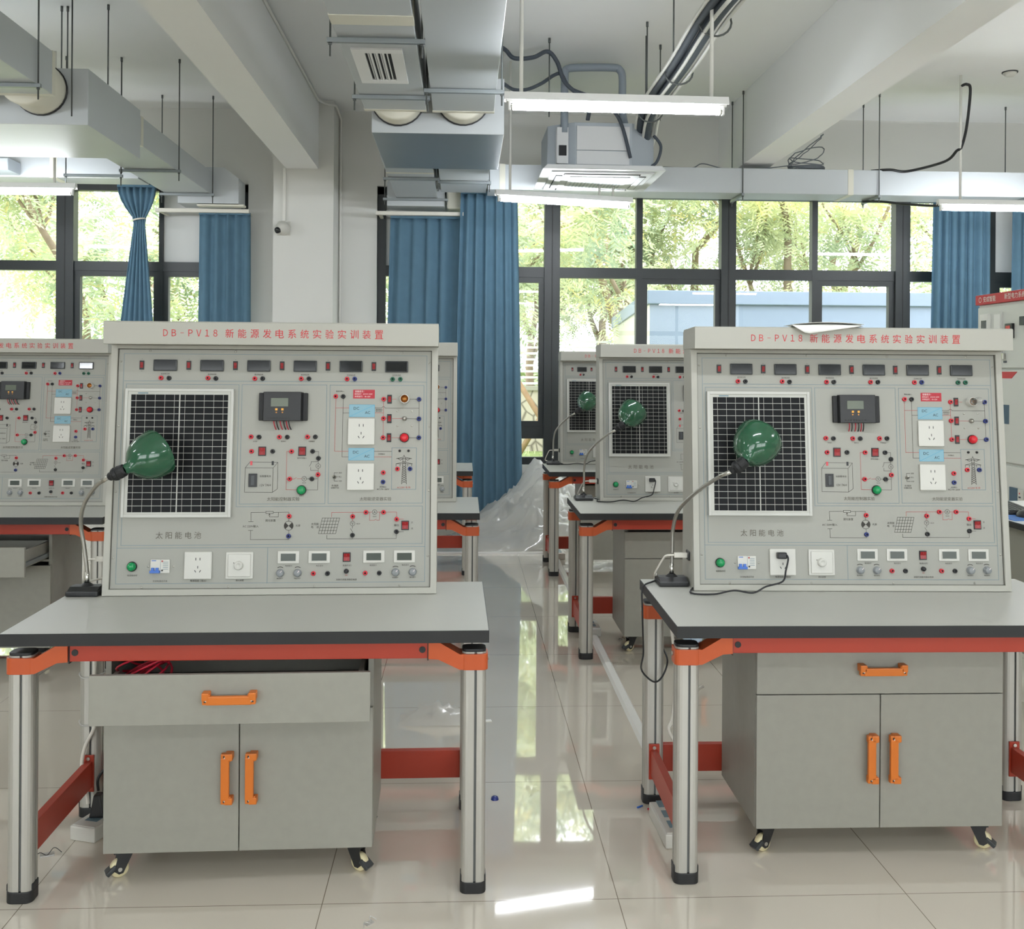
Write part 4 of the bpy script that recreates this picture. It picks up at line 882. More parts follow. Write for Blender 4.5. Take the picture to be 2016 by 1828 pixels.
# ------------------------------------------------------------------ desk lamp (origin: bench top under the middle of its base)
def make_lamp(label, loc, rz, neck, sdir, hdir, cord=None, base_rot=0.0, scale=0.95):
    t = thing('desk_lamp', label, 'desk lamp', loc, rz, 'green gooseneck lamps')
    b = MB(); B = Matrix.Rotation(base_rot, 4, 'Z')
    b.box(-0.05, 0.05, -0.05, 0.05, 0, 0.016, 'black_plastic', 0.004, M=B)
    b.prism([(-0.046, 0.015), (0.046, 0.015), (0.02, 0.026), (-0.02, 0.026)], -0.046, 0.046, 'black_plastic', 'x')
    b.lathe([(0.022, 0.026), (0.03, 0.016), (0.036, 0.009)], 'black_plastic', (0, 0, 0), seg=16)
    b.build('lamp_base', t)
    P = [Vector(p) for p in neck]; path = catmull(P, 10)
    n = MB(); n.cyl((P[0].x, P[0].y, 0.028), (P[0].x, P[0].y, 0.07), 0.0075, 'chrome', 14)
    n.tube(path, 0.0062, 'gooseneck_metal', 12)
    d0 = (path[-1] - path[-4]).normalized(); e = path[-1]
    n.cyl(e - d0 * 0.045, e + d0 * 0.004, 0.0072, 'chrome', 14)
    n.build('gooseneck', t)
    sd = Vector(sdir).normalized(); s = MB()
    s.lathe([(0, 0.010), (0.004, 0.013), (0.014, 0.014), (0.018, 0.019), (0.026, 0.0215), (0.034, 0.019), (0.038, 0.021), (0.056, 0.019), (0.062, 0.014)], 'black_rubber', e - sd * 0.004, sd, 20, smooth=False)
    s.build('bulb_socket', t)
    hd = Vector(hdir).normalized(); o = e + sd * 0.048
    prof = [(0.0, 0.017), (0.014, 0.0175), (0.022, 0.021), (0.032, 0.034), (0.044, 0.049), (0.06, 0.062), (0.08, 0.0715), (0.1, 0.0765), (0.122, 0.079), (0.136, 0.080), (0.138, 0.0785), (0.122, 0.0765), (0.1, 0.074), (0.08, 0.069), (0.06, 0.059), (0.044, 0.046), (0.034, 0.03), (0.03, 0.0)]
    MB().lathe([(a * scale, r * scale) for a, r in prof], 'shade_green', o, hd, 40, mats=['shade_green'] * 10 + ['shade_inner'] * 7).build('lamp_shade', t)
    MB().lathe([(0.03, 0.012), (0.05, 0.013), (0.065, 0.022), (0.085, 0.028), (0.105, 0.022), (0.113, 0.0)], 'white_plastic', o, hd, 16).build('bulb', t)
    if cord: MB().tube(cord, 0.0033, 'cable_black', 8, smooth_path=8).build('power_cord', t)
    return t
NECK_A = [(0.0, 0, 0.03), (0.002, 0.0, 0.11), (0.003, -0.008, 0.19), (0.015, -0.045, 0.257), (0.055, -0.115, 0.321), (0.11, -0.18, 0.376), (0.148, -0.218, 0.402)]
NECK_B = [(0.0, 0, 0.03), (-0.001, 0.0, 0.08), (-0.008, -0.004, 0.15), (-0.014, -0.018, 0.226), (0.008, -0.05, 0.292), (0.064, -0.105, 0.355), (0.12, -0.155, 0.387)]
SD_A, HD_A = (0.72, -0.25, 0.62), (0.50, 0.58, 0.47)
SD_B, HD_B = (0.85, -0.2, 0.40), (0.60, 0.62, 0.36)

# ------------------------------------------------------------------ the rows of benches
BENCH = {}
def station(key, bench_label, loc, rz_deg, console=None, dx=0.13, dy=0.46, crz=0.0, cabinet=None, cab=(0.235, 0.12), cab_rz=0.0, open_=0.0, lamp=None, bulb=False, lamp_at=(0.072, 0.56), neck=NECK_A, sd=SD_A, hd=HD_A, cord=None, brot=0.0):
    rz = R(rz_deg); M = T(loc) @ Matrix.Rotation(rz, 4, 'Z'); BENCH[key] = M
    def place(kind, make, label, x, y, z, extra):
        p = M @ Vector((x, y, z)); return make(label, p, rz + R(extra))
    if key == 'first': b = make_bench(bench_label, loc, rz); BENCH['bench'] = b
    else:
        b = copy_tree(BENCH['bench']); b.location = loc; b.rotation_euler = (0, 0, rz); b['label'] = bench_label
    if console:
        p = M @ Vector((dx, dy, TH + 0.001))
        if 'console' not in BENCH or bulb: c = make_console(console, p, rz + R(crz), bulb)
        else:
            c = copy_tree(BENCH['console']); c.location = p; c.rotation_euler = (0, 0, rz + R(crz)); c['label'] = console
        BENCH.setdefault('console', c); BENCH['console_M_' + key] = T(p) @ Matrix.Rotation(rz + R(crz), 4, 'Z')
    if cabinet:
        p = M @ Vector((cab[0], cab[1], 0))
        if open_ or 'cabinet' not in BENCH:
            c = make_cabinet(cabinet, p, rz + R(cab_rz), open_)
            if not open_: BENCH['cabinet'] = c
        else:
            c = copy_tree(BENCH['cabinet']); c.location = p; c.rotation_euler = (0, 0, rz + R(cab_rz)); c['label'] = cabinet
    if lamp:
        p = M @ Vector((lamp_at[0], lamp_at[1], TH + 0.0012)); make_lamp(lamp, p, rz, neck, sd, hd, cord, brot)

cordB = [(0.02, 0.045, 0.012), (0.06, 0.02, 0.008), (0.13, -0.09, 0.008), (0.2, -0.13, 0.006), (0.27, -0.14, 0.012), (0.33, -0.155, 0.018), (0.40, -0.12, 0.06), (0.47, -0.105, 0.115)]
station('first', 'front left workbench with its drawer unit pulled open', (-1.245, 2.82, 0), 0.55,
        console='training console on the front left bench, in front of the white column', dx=0.118, dy=0.464, crz=0.45,
        cabinet='drawer cabinet with its top drawer pulled out over red cables', cab=(0.232, 0.138), cab_rz=0.75, open_=0.128,
        lamp='green lamp aimed at the solar panel on the front left bench', lamp_at=(0.058, 0.50), neck=NECK_B, sd=SD_B, hd=HD_B, brot=0.0,
        cord=[(0.03, 0.045, 0.012), (0.045, 0.07, 0.03), (0.065, 0.075, 0.042), (0.082, 0.08, 0.02), (0.09, 0.1, 0.006)])
station('front_right', 'front right workbench with all cabinet doors and drawer shut', (0.605, 2.865, 0), -0.6,
        console='training console at the right with folded white paper on top', dx=0.148, dy=0.47, crz=-1.2,
        cabinet='closed cabinet with three orange handles under the front right bench', cab=(0.282, 0.196), cab_rz=0.3,
        lamp='large green lamp aimed at the solar panel of the console with white paper on top', lamp_at=(0.095, 0.575), bulb=True)
station('b_right', 'workbench in the second row, right of the aisle', (0.59, 5.14, 0), 0.0,
        console='training console in the second row right of the aisle, half hidden', dx=0.165, dy=0.49,
        cabinet='closed cabinet under the second bench right of the aisle', cab=(0.25, 0.15),
        lamp='green lamp in front of the half hidden console in the second row', lamp_at=(0.08, 0.545))
station('c_right', 'workbench in the third row, beside the plastic sheeting', (0.61, 7.24, 0), 0.0,
        console='farthest training console, showing only its left third', dx=0.135, dy=0.6,
        cabinet='cabinet under the bench beside the plastic sheeting', cab=(0.25, 0.2),
        lamp='smallest and farthest green lamp, beside the dark window mullion', lamp_at=(0.075, 0.58))
station('b_left', 'workbench in the second row, mostly hidden behind the front left bench', (-1.235, 5.15, 0), 0.0,
        console='training console of which only the right edge shows behind the front left one', dx=0.15, dy=0.44)
station('c_left', 'workbench corner by the tall blue curtain, third row left of the aisle', (-1.25, 7.28, 0), 0.0)
station('b_far', 'workbench cut off by the left edge, in the second row', (-3.045, 5.005, 0), 0.0,
        console='training console cut off by the left edge of the photo', dx=0.148, dy=0.42,
        cabinet='cabinet with an open drawer at the left edge of the photo', cab=(0.262, 0.14), open_=0.30)
def lamp_cord(M, label, x0, y0):
    """black lead of a desk lamp from its base to the plug in the lower socket of the console"""
for key, lb in (('front_right', 'black lamp lead plugged into the socket of the console with paper on top'), ('b_right', 'black lamp lead plugged into the half hidden console in the second row'), ('c_right', 'black lamp lead lying on the third row bench')):
    M = BENCH[key]; MK = BENCH['console_M_' + key]; s = Vector((SOCK[2][0], SOCK[2][1], 0))
    q = lambda u, v, w: MK @ MF @ Vector((u, v, w))
    lx, ly = {'front_right': (0.095, 0.575), 'b_right': (0.08, 0.545), 'c_right': (0.075, 0.58)}[key]
    t = thing('lamp_lead', lb, 'cable', (0, 0, 0), 0, 'black lamp leads')
    y_front = (MK @ Vector((0, -0.02, 0))).y
    base = M @ Vector((lx, ly, TH)); zt = TH + 0.0065
    pts = [base + Vector((0.045, 0.02, 0.012)), base + Vector((0.075, -0.03, 0.007))]
    k = MK @ Vector((-0.02, -0.055, 0.0045)); pts.append(k)
    for (a, b_, c) in ((0.05, -0.075, 0.0045), (0.12, -0.055, 0.012), (0.18, -0.06, 0.006), (0.225, -0.05, 0.024), (0.28, -0.045, 0.04)): pts.append(MK @ Vector((a, b_, c)))
    pts += [q(0.275, 0.05, 0.035), q(0.284, 0.085, 0.032), q(0.281, 0.098, 0.026)]
    MB().tube(pts, 0.003, 'cable_black', 8, smooth_path=8).build('cord', t)
    MB().box(0.252, 0.283, 0.085, 0.106, 0.0065, 0.027, 'black_plastic', 0.004, M=MK @ MF).build('plug', t)
# dangling loop of black cable over the left edge of the front right bench
M = BENCH['front_right']
t = thing('hanging_cable', 'loop of thin black cable hanging over the left edge of the front right bench', 'cable')
MB().tube([M @ Vector(p) for p in ((0.055, 0.60, TH + 0.02), (0.06, 0.62, TH + 0.006), (0.03, 0.58, TH + 0.007), (-0.012, 0.52, TH + 0.0), (-0.016, 0.50, 0.68), (-0.012, 0.51, 0.60), (-0.005, 0.54, 0.52), (-0.01, 0.545, 0.465), (0.03, 0.545, 0.425), (0.06, 0.548, 0.44), (0.082, 0.57, 0.49), (0.075, 0.66, 0.52))], 0.003, 'cable_black', 8, smooth_path=8).build('cord', t)
# white mains leads into the left side of the consoles
for key, lb in (('first', 'white mains lead beside the lamp on the front left bench'), ('front_right', 'white mains lead plugged into the side of the front right console'), ('b_right', 'white mains lead plugged into the side of the second row console'), ('c_right', 'white mains lead plugged into the side of the farthest console')):
    MK = BENCH['console_M_' + key]; t = thing('mains_lead', lb, 'cable', (0, 0, 0), 0, 'white mains leads')
    p = lambda x, y, z: MK @ Vector((x, y, z))
    s = MB(); s.prism([(-0.006, -0.009), (-0.05, -0.0065), (-0.05, 0.0065), (-0.006, 0.009)], 0.082, 0.098, 'cable_white', 'z', 0.002); s.bm.transform(MK @ T((0, 0.09, 0.01)))
    s.build('plug', t)
    MB().tube([p(-0.048, 0.09, 0.1), p(-0.075, 0.09, 0.098), p(-0.085, 0.10, 0.085), p(-0.105, 0.14, 0.03), p(-0.1, 0.17, 0.012), p(-0.085, 0.25, 0.004), p(-0.08, 0.31, -0.02), p(-0.08, 0.315, -0.2), p(-0.075, 0.30, -0.45)], 0.0033, 'cable_white', 8, smooth_path=6).build('cord', t)

# ------------------------------------------------------------------ tube lamps
def make_tube_lamp(label, a, b, z, poles, group='ceiling tube lamps'):
    a, b = Vector((*a, z)), Vector((*b, z)); c = (a + b) / 2; d = b - a; L = d.length; rz = math.atan2(d.y, d.x)
    t = thing('tube_lamp', label, 'ceiling lamp', c, rz, group)
    h = MB(); h.prism([(-0.031, 0.038), (-0.018, 0.08), (0.018, 0.08), (0.031, 0.038), (0.028, 0.036), (0.015, 0.056), (-0.015, 0.056), (-0.028, 0.036)], -L / 2 - 0.02, L / 2 + 0.02, 'lamp_white', 'x')
    h.box(-L / 2 - 0.01, L / 2 + 0.01, -0.016, 0.016, 0.03, 0.056, 'lamp_white', 0.002); h.build('reflector', t)
    MB().cyl((-L / 2 + 0.025, 0, 0.005), (L / 2 - 0.025, 0, 0.005), 0.017, 'tube_glow', 16).build('tube', t)
    for s in (-1, 1):
        e = MB(); e.box(min(s * (L / 2 - 0.012), s * L / 2), max(s * (L / 2 - 0.012), s * L / 2), -0.015, 0.015, -0.014, 0.034, 'lamp_white', 0.003)
        e.cyl((s * (L / 2 - 0.012), 0, 0.005), (s * (L / 2 - 0.03), 0, 0.005), 0.0148, 'screw_metal', 14); e.build('end_holder', t)
    for x in poles:
        x, zt = x if isinstance(x, tuple) else (x, ZC)
        MB().cyl((x, 0, 0.075), (x, 0, zt - z), 0.0105, 'pipe_white', 10).build('rod', t)
    return t
make_tube_lamp('lit tube lamp hanging nearest the middle, over the second row of benches', (0.22, 5.30), (1.355, 5.325), 2.82, (-0.5, 0.5))
make_tube_lamp('lit tube lamp hanging slightly askew under the ceiling cassette', (0.262, 8.17), (1.367, 8.46), 2.82, (-0.47, (0.3, 2.979), (0.42, 2.979)))
make_tube_lamp('lit tube lamp at the right edge with a black cable along its rod', (3.93, 8.32), (5.13, 8.32), 2.82, (-0.43, 0.45))
make_tube_lamp('lit tube lamp at the left edge of the photo by the window', (-4.25, 8.19), (-3.055, 8.17), 2.82, (-0.45, 0.45))
for x, y in ((-3.98, 5.3), (4.55, 5.3), (0.8, 2.2), (-3.98, 2.2), (4.55, 2.2), (0.8, -0.9), (-3.98, -0.9), (4.55, -0.9)):
    make_tube_lamp('lit tube lamp outside the photo, over the near part of the room', (x - 0.59, y), (x + 0.59, y), 2.82, (-0.5, 0.5), 'tube lamps over the near part of the room')

# ------------------------------------------------------------------ ducts
def rect_duct(name, label, x0, x1, y0, y1, z0, z1, tape=(), m='duct_panel', bottom=None, group='ventilation ducts', collar=None):
    t = thing(name, label, 'duct', ((x0 + x1) / 2, y0, z0), 0, group)
    I = T((-(x0 + x1) / 2, -y0, -z0))
    b = MB(); b.box(x0, x1, y0, y1, z0, z1, m, 0.004)
    if bottom: b.quad([(x0 + .004, y0 + .004, z0 - 0.0008), (x1 - .004, y0 + .004, z0 - 0.0008), (x1 - .004, y1 - .004, z0 - 0.0008), (x0 + .004, y1 - .004, z0 - 0.0008)], bottom)
    b.bm.transform(I); b.build('duct_body', t)
    for (a, w, ax) in tape:
        s = MB()
        if ax == 'y': s.box(x0 - .003, x1 + .003, a, a + w, z0 - .003, z1 + .003, 'duct_tape', 0.001)
        else: s.box(a, a + w, y0 - .003, y1 + .003, z0 - .003, z1 + .003, 'duct_tape', 0.001)
        s.bm.transform(I); s.build('joint_tape', t)
    if collar:
        for cx, ya, yb in collar:
            s = MB(); zc = (z0 + z1) / 2 - 0.02; r = min((z1 - z0) * 0.62, 0.165)
            s.lathe([(0, 0), (0, r * 0.93), (0.03, r), ((yb - ya) * 0.5, r * 0.95), ((yb - ya) * 0.8, r * 1.0), (yb - ya, r * 0.98)], 'duct_cloth', (cx, ya, zc), (0, 1, 0), 28)
            s.bm.transform(I); s.build('cloth_collar', t)
            s = MB(); s.lathe([(0, r * 1.0), (0, r * 1.04), (0.012, r * 1.04), (0.012, r)], 'black_plastic', (cx, yb - 0.014, zc), (0, 1, 0), 28); s.bm.transform(I); s.build('clamp_ring', t)
    return t
d1 = rect_duct('air_duct', 'small white duct with the air grille, left of the middle', -0.615, -0.24, 3.4, 6.33, 3.05, 3.32, tape=((4.62, 0.13, 'y'), (6.29, 0.04, 'y')), collar=((-0.425, 6.33, 6.49),))
g = MB()
for q in ((-0.57, -0.315, 5.09, 5.15), (-0.57, -0.315, 5.63, 5.69), (-0.57, -0.505, 5.15, 5.63), (-0.375, -0.315, 5.15, 5.63)): g.box(*q, 3.04, 3.05, 'grille_white', 0.001)
for i in range(3): x = -0.482 + i * 0.031; g.box(x, x + 0.010, 5.15, 5.63, 3.041, 3.05, 'grille_white')
go = g.build('air_grille', d1, T((0.4275, -3.4, -3.05)))
gd = MB(); gd.box(-0.505, -0.375, 5.15, 5.63, 3.0488, 3.0496, 'grille_dark')
gd.build('grille_opening', go)
bl = MB()
for i in range(4): bl.box(-0.0005, 0.0005, 5.15, 5.63, -0.006, 0.006, 'grille_white', M=T((-0.4885 + i * 0.0315, 0, 3.047)) @ Matrix.Rotation(R(35), 4, 'Y'))
bl.build('louvre', go)
rect_duct('air_duct', 'white duct right of the air grille, running towards the camera', -0.2, 0.175, 3.4, 6.34, 3.05, 3.34, tape=((6.3, 0.04, 'y'),), collar=((-0.015, 6.34, 6.49),))
rect_duct('plenum_box', 'large metal plenum box with a shiny grey underside in the middle', -0.59, 0.245, 6.5, 7.64, 2.955, 3.31, bottom='duct_foil')
t = rect_duct('air_duct', 'short duct from the metal box to the window right of the white pier', -0.635, -0.255, 7.66, 9.55, 3.05, 3.3, tape=((8.3, 0.04, 'y'),))
s = MB(); s.prism([(-0.72, 2.98), (-0.19, 2.98), (-0.19, 3.2), (-0.25, 3.3), (-0.64, 3.3), (-0.72, 3.2)], 9.55, 9.8, 'duct_panel', 'y'); s.bm.transform(T((0.445, -7.66, -3.05))); s.build('wall_flange', t)
s = MB(); s.box(-0.17, 0.0, 9.7, 9.9, 2.98, 3.19, 'duct_cloth', 0.02); s.bm.transform(T((0.445, -7.66, -3.05))); s.build('packing_sheet', t)
t = rect_duct('air_duct', 'duct elbow from the metal box turning right under the ceiling cassette', -0.21, 0.19, 7.66, 9.2, 3.05, 3.3)
# long cross duct on the right
rect_duct('air_duct', 'long straight duct across the window wall at the right', 0.2, 7.9, 8.93, 9.27, 3.035, 3.255, tape=((3.385, 0.05, 'x'), (0.3, 0.05, 'x'), (6.2, 0.05, 'x')))
# left-hand duct group
rect_duct('air_duct', 'small duct at the upper left edge with a round cloth collar', -2.77, -2.4, 3.2, 6.12, 3.05, 3.3, tape=((6.08, 0.04, 'y'),), collar=((-2.585, 6.12, 6.385),))
rect_duct('air_duct', 'duct at the far upper left corner of the photo', -3.25, -2.88, 3.2, 6.12, 3.05, 3.3, tape=((6.08, 0.04, 'y'),), collar=((-3.065, 6.12, 6.385),))
rect_duct('plenum_box', 'large grey plenum box hanging at the upper left', -3.6, -2.305, 6.39, 7.4, 2.945, 3.29)
t = rect_duct('air_duct', 'narrow duct from the left plenum box to the left window', -2.72, -2.31, 7.41, 9.5, 3.05, 3.255, tape=((7.43, 0.05, 'y'),))
s = MB(); s.prism([(-2.62, 2.97), (-2.07, 2.97), (-2.07, 3.2), (-2.2, 3.3), (-2.55, 3.3), (-2.62, 3.2)], 9.5, 9.78, 'duct_panel', 'y'); s.bm.transform(T((2.515, -7.41, -3.05))); s.build('wall_flange', t)
s = MB(); s.box(-2.45, -2.02, 9.5, 9.6, 2.945, 2.965, 'duct_cloth', 0.008); s.bm.transform(T((2.515, -7.41, -3.05))); s.build('foil_scrap', t)
rect_duct('air_duct', 'cross duct with a pale joint band at the left edge, above the tube lamp', -7.0, -2.74, 8.75, 9.05, 3.05, 3.255, tape=((-3.47, 0.06, 'x'),))
o = thing('junction_box', 'blue grey box mounted on the duct at the left edge', 'box', (-3.9, 8.6, 3.06)); MB().box(-0.35, 0.2, -0.1, 0.13, 0, 0.1, 'ac_body', 0.004).build('casing', o); MB().box(-0.345, 0.195, -0.103, -0.1, 0.005, 0.095, 'duct_panel', 0.002).build('cover', o)

# trapeze hangers: two threaded rods and a bar under a duct
def hanger(label, x0, x1, y, z, ext=0.07):
    t = thing('duct_hanger', label, 'hanger', ((x0 + x1) / 2, y, z), 0, 'trapeze hangers')
    hw = (x1 - x0) / 2
    b = MB().box(-hw - 0.03, hw + 0.03, -0.012, 0.012, -0.024, -0.0015, 'steel_angle', 0.002).build('bar', t)
    for s in (-1, 1):
        r = MB(); r.cyl((s * (hw + 0.015), 0, -ext - 0.02), (s * (hw + 0.015), 0, ZC - z), 0.005, 'steel_rod', 8)
        r.cyl((s * (hw + 0.015), 0, -0.034), (s * (hw + 0.015), 0, -0.024), 0.01, 'steel_rod', 6); r.cyl((s * (hw + 0.015), 0, ZC - z - 0.03), (s * (hw + 0.015), 0, ZC - z), 0.009, 'steel_rod', 8)
        r.build('threaded_rod', t)
hanger('nearest hanger, under the taped end of the grille duct', -0.632, -0.225, 4.93, 3.045)
hanger('hanger under the grille duct just beyond the air grille', -0.625, -0.235, 5.96, 3.048)
hanger('hanger under the duct right of the air grille', -0.205, 0.19, 5.80, 3.048)
hanger('hanger under the short duct behind the metal box', -0.645, -0.245, 8.5, 3.048)
hanger('hanger close to the window flange right of the pier', -0.725, -0.185, 9.52, 3.048, 0.04)
hanger('hanger under the duct elbow behind the metal box', -0.21, 0.19, 8.62, 3.048)
hanger('hanger under the narrow left duct above the tied curtain', -2.725, -2.30, 8.32, 3.048)
hanger('hanger at the window end of the narrow left duct', -2.725, -2.30, 9.42, 3.048)
hanger('hanger under the upper left duct before its cloth collar', -2.77, -2.40, 5.85, 3.048)
hanger('hanger below the cross duct, left of the tied curtain', -3.15, -2.75, 8.3, 3.0)
def cross_hanger(label, x, y0, y1, z):
    t = thing('duct_hanger', label, 'hanger', (x, (y0 + y1) / 2, z), 0, 'trapeze hangers'); hw = (y1 - y0) / 2
    MB().box(-0.012, 0.012, -hw - 0.03, hw + 0.03, -0.024, -0.0015, 'steel_angle', 0.002).build('bar', t)
    for s in (-1, 1):
        r = MB(); yy = s * (hw + 0.014); r.cyl((0, yy, -0.06), (0, yy, ZC - z), 0.005, 'steel_rod', 8); r.cyl((0, yy, -0.034), (0, yy, -0.024), 0.01, 'steel_rod', 6); r.cyl((0, yy, ZC - z - 0.03), (0, yy, ZC - z), 0.009, 'steel_rod', 8)
        r.build('threaded_rod', t)
cross_hanger('hanger under the long right duct left of the ceiling beam end', 2.44, 8.93, 9.27, 3.033)
cross_hanger('hanger under the long right duct with a black cable below it', 3.66, 8.93, 9.27, 3.033)
cross_hanger('hanger under the long right duct at the right edge of the photo', 5.0, 8.93, 9.27, 3.033)
for x, y, z0, lb in ((-2.385, 6.34, 2.99, 'ceiling rod down the front corner of the left plenum box'), (0.62, 7.6, 3.35, 'single ceiling rod left of the cassette unit'), (1.28, 7.2, 3.36, 'single ceiling rod behind the long tube lamp'), (1.47, 7.7, 3.36, 'single ceiling rod between the cassette and the cable bundle'), (-2.43, 7.1, 3.29, 'single ceiling rod above the left plenum box'), (-2.76, 7.15, 3.29, 'first of two close rods above the left plenum box'), (-2.72, 7.15, 3.29, 'second of two close rods above the left plenum box')):
    o = thing('ceiling_rod', lb, 'rod', (x, y, ZC)); MB().cyl((0, 0, z0 - ZC - 0.005), (0, 0, 0), 0.005, 'steel_rod', 8).build('rod', o); MB().cyl((0, 0, -0.035), (0, 0, 0), 0.009, 'steel_rod', 8).build('anchor', o)

# ------------------------------------------------------------------ ceiling cassette
t = thing('ceiling_cassette', 'white ceiling cassette air conditioner hanging before the window', 'air conditioner', (1.06, 8.27, 3.0), R(0.8))
p = MB(); p.prism([(-0.475, 0.0), (0.475, 0.0), (0.44, 0.035), (-0.44, 0.035)], -0.475, 0.475, 'ac_white', 'y', 0.004); p.box(-0.40, 0.40, -0.40, 0.40, -0.012, 0.002, 'ac_white', 0.01); p = p.build('fascia', t)
i = MB(); i.box(-0.24, 0.24, -0.24, 0.24, -0.018, -0.011, 'ac_white', 0.006)
for k in range(15): i.box(-0.21 + k * 0.029, -0.21 + k * 0.029 + 0.012, -0.21, 0.21, -0.0205, -0.017, 'ac_body')
i.build('intake_grille', p)
for s, ax in ((-1, 'y'), (1, 'y'), (-1, 'x'), (1, 'x')):
    f = MB()
    if ax == 'y': f.box(-0.3, 0.3, s * 0.33 - 0.027, s * 0.33 + 0.027, -0.016, -0.011, 'grille_dark', 0.004); f.box(-0.29, 0.29, s * 0.325 - 0.025, s * 0.325 + 0.025, -0.02, -0.015, 'ac_white', 0.003)
    else: f.box(s * 0.33 - 0.027, s * 0.33 + 0.027, -0.28, 0.28, -0.016, -0.011, 'grille_dark', 0.004); f.box(s * 0.325 - 0.025, s * 0.325 + 0.025, -0.27, 0.27, -0.02, -0.015, 'ac_white', 0.003)
    f.build('air_flap', p)
b = MB(); b.prism([(-0.42, -0.25), (-0.22, -0.4), (0.22, -0.4), (0.42, -0.25), (0.42, 0.3), (0.25, 0.42), (-0.25, 0.42), (-0.42, 0.3)], 0.035, 0.375, 'ac_body', 'z', 0.004); b.build('casing', t)
c = MB(); c.box(-0.21, 0.2, -0.415, -0.399, 0.16, 0.345, 'ac_white', 0.004); c.box(-0.21, 0.2, -0.41, -0.399, 0.05, 0.155, 'ac_white', 0.003); c.build('access_cover', t)
MB().box(-0.36, -0.27, -0.38, -0.3, 0.06, 0.34, 'ac_white', 0.004).build('valve_box', t)
MB().box(-0.345, -0.285, -0.386, -0.378, 0.12, 0.2, 'grille_dark', 0.002).build('valve_window', t)
MB().tube([(-0.30, -0.36, 0.3), (-0.30, -0.36, 0.72), (-0.29, -0.35, 0.79), (-0.2, -0.33, 0.815), (0.08, -0.3, 0.83), (0.14, -0.3, 0.81), (0.16, -0.3, 0.74), (0.16, -0.3, 0.5), (0.2, -0.2, 0.40)], 0.03, 'pipe_grey', 12, smooth_path=5).build('drain_pipe', t)

# bundle of insulated pipes along the ceiling
t = thing('pipe_bundle', 'bundle of dark insulated pipes and white tubes running up to the top edge', 'pipes', (1.36, 6, 3.35))
for (dx, dz, r, m) in ((0.0, 0, 0.034, 'pipe_dark'), (-0.055, 0.03, 0.026, 'pipe_dark'), (0.05, 0.035, 0.014, 'pipe_white'), (0.068, 0.0, 0.012, 'pipe_white'), (-0.028, -0.030, 0.011, 'pipe_white'), (-0.09, 0.03, 0.011, 'pipe_white'), (0.01, 0.065, 0.012, 'pipe_dark')):
    pts = [(1.42 + dx * 0.6 - 1.36, 8.15 - 6 + abs(dx), 3.12 - 3.35), (1.42 + dx - 1.36, 8.0 - 6, 3.3 + dz * 0.6 - 3.35), (1.36 + dx - 1.36, 7.4 - 6, 3.36 + dz - 3.35), (dx - 0.01, 6.3 - 6, 0.0 + dz), (dx - 0.03, 5.4 - 6, dz), (dx + 0.0, 4.6 - 6, dz), (dx, 3.0 - 6, dz)]
    MB().tube(pts, r, m, 10, smooth_path=6).build('pipe', t)
for y in (4.85, 5.55, 6.5, 7.5):
    k = MB(); k.tube([(0.09 * math.cos(a), y - 6, 0.02 + 0.075 * math.sin(a)) for a in [R(100 + q * 20) for q in range(15)]], 0.006, 'steel_rod', 6); k.cyl((-0.035, y - 6, 0.09), (-0.035, y - 6, ZC - 3.35), 0.005, 'steel_rod', 8)
    k.build('hanger_clamp', t)
def cable(name, label, pts, r, m, sp=8, cat='cable'):
    t = thing(name, label, cat); MB().tube(pts, r, m, 8, smooth_path=sp).build('cord', t); return t
cable('black_hose', 'upper black hose looping under the ceiling from the metal box', [(0.26, 7.55, 3.84), (0.30, 7.6, 3.83), (0.361, 7.6, 3.775), (0.5, 7.6, 3.785), (0.606, 7.6, 3.83), (0.68, 7.62, 3.76), (0.75, 7.7, 3.63), (0.93, 7.8, 3.50), (0.94, 7.86, 3.39)], 0.016, 'pipe_dark')
cable('black_hose', 'lower black hose sagging under the ceiling to the metal box', [(0.26, 7.5, 3.57), (0.35, 7.6, 3.545), (0.45, 7.6, 3.545), (0.558, 7.6, 3.59), (0.66, 7.65, 3.67), (0.72, 7.7, 3.69), (0.8, 7.75, 3.6), (1.0, 7.8, 3.54), (1.12, 7.8, 3.46), (1.20, 7.82, 3.34), (1.27, 7.84, 3.1)], 0.014, 'pipe_dark')
cable('black_hose', 'short black hose bend over the right corner of the cassette', [(1.47, 7.95, 3.3), (1.53, 7.97, 3.22), (1.5, 8.0, 3.1), (1.42, 8.03, 3.06)], 0.012, 'pipe_dark')
cable('duct_cable', 'thin grey cable lying along the top of the long right duct', [(1.75, 9.0, 3.268), (2.0, 9.0, 3.262), (2.1, 8.99, 3.30), (2.3, 9.0, 3.262), (2.6, 9.0, 3.264), (2.9, 9.0, 3.30)], 0.005, 'cable_grey')
t = thing('cable_coil', 'untidy coil of grey cable lying on the long right duct', 'cable', (3.05, 9.05, 3.262))
for k in range(9):
    rx, ry = 0.15 + 0.012 * random.random(), 0.09; h = 0.006 + k * 0.006
    c = MB(); tilt = 0.0 if k < 6 else (k - 5) * 0.045
    c.tube([(rx * math.cos(a) + 0.01 * random.uniform(-1, 1), ry * math.sin(a), h + tilt * (1 + math.sin(a + k)) + 0.004 * math.sin(3 * a + k)) for a in [i * math.pi / 14 for i in range(29)]], 0.005, 'cable_grey', 6); c.build('turn', t)
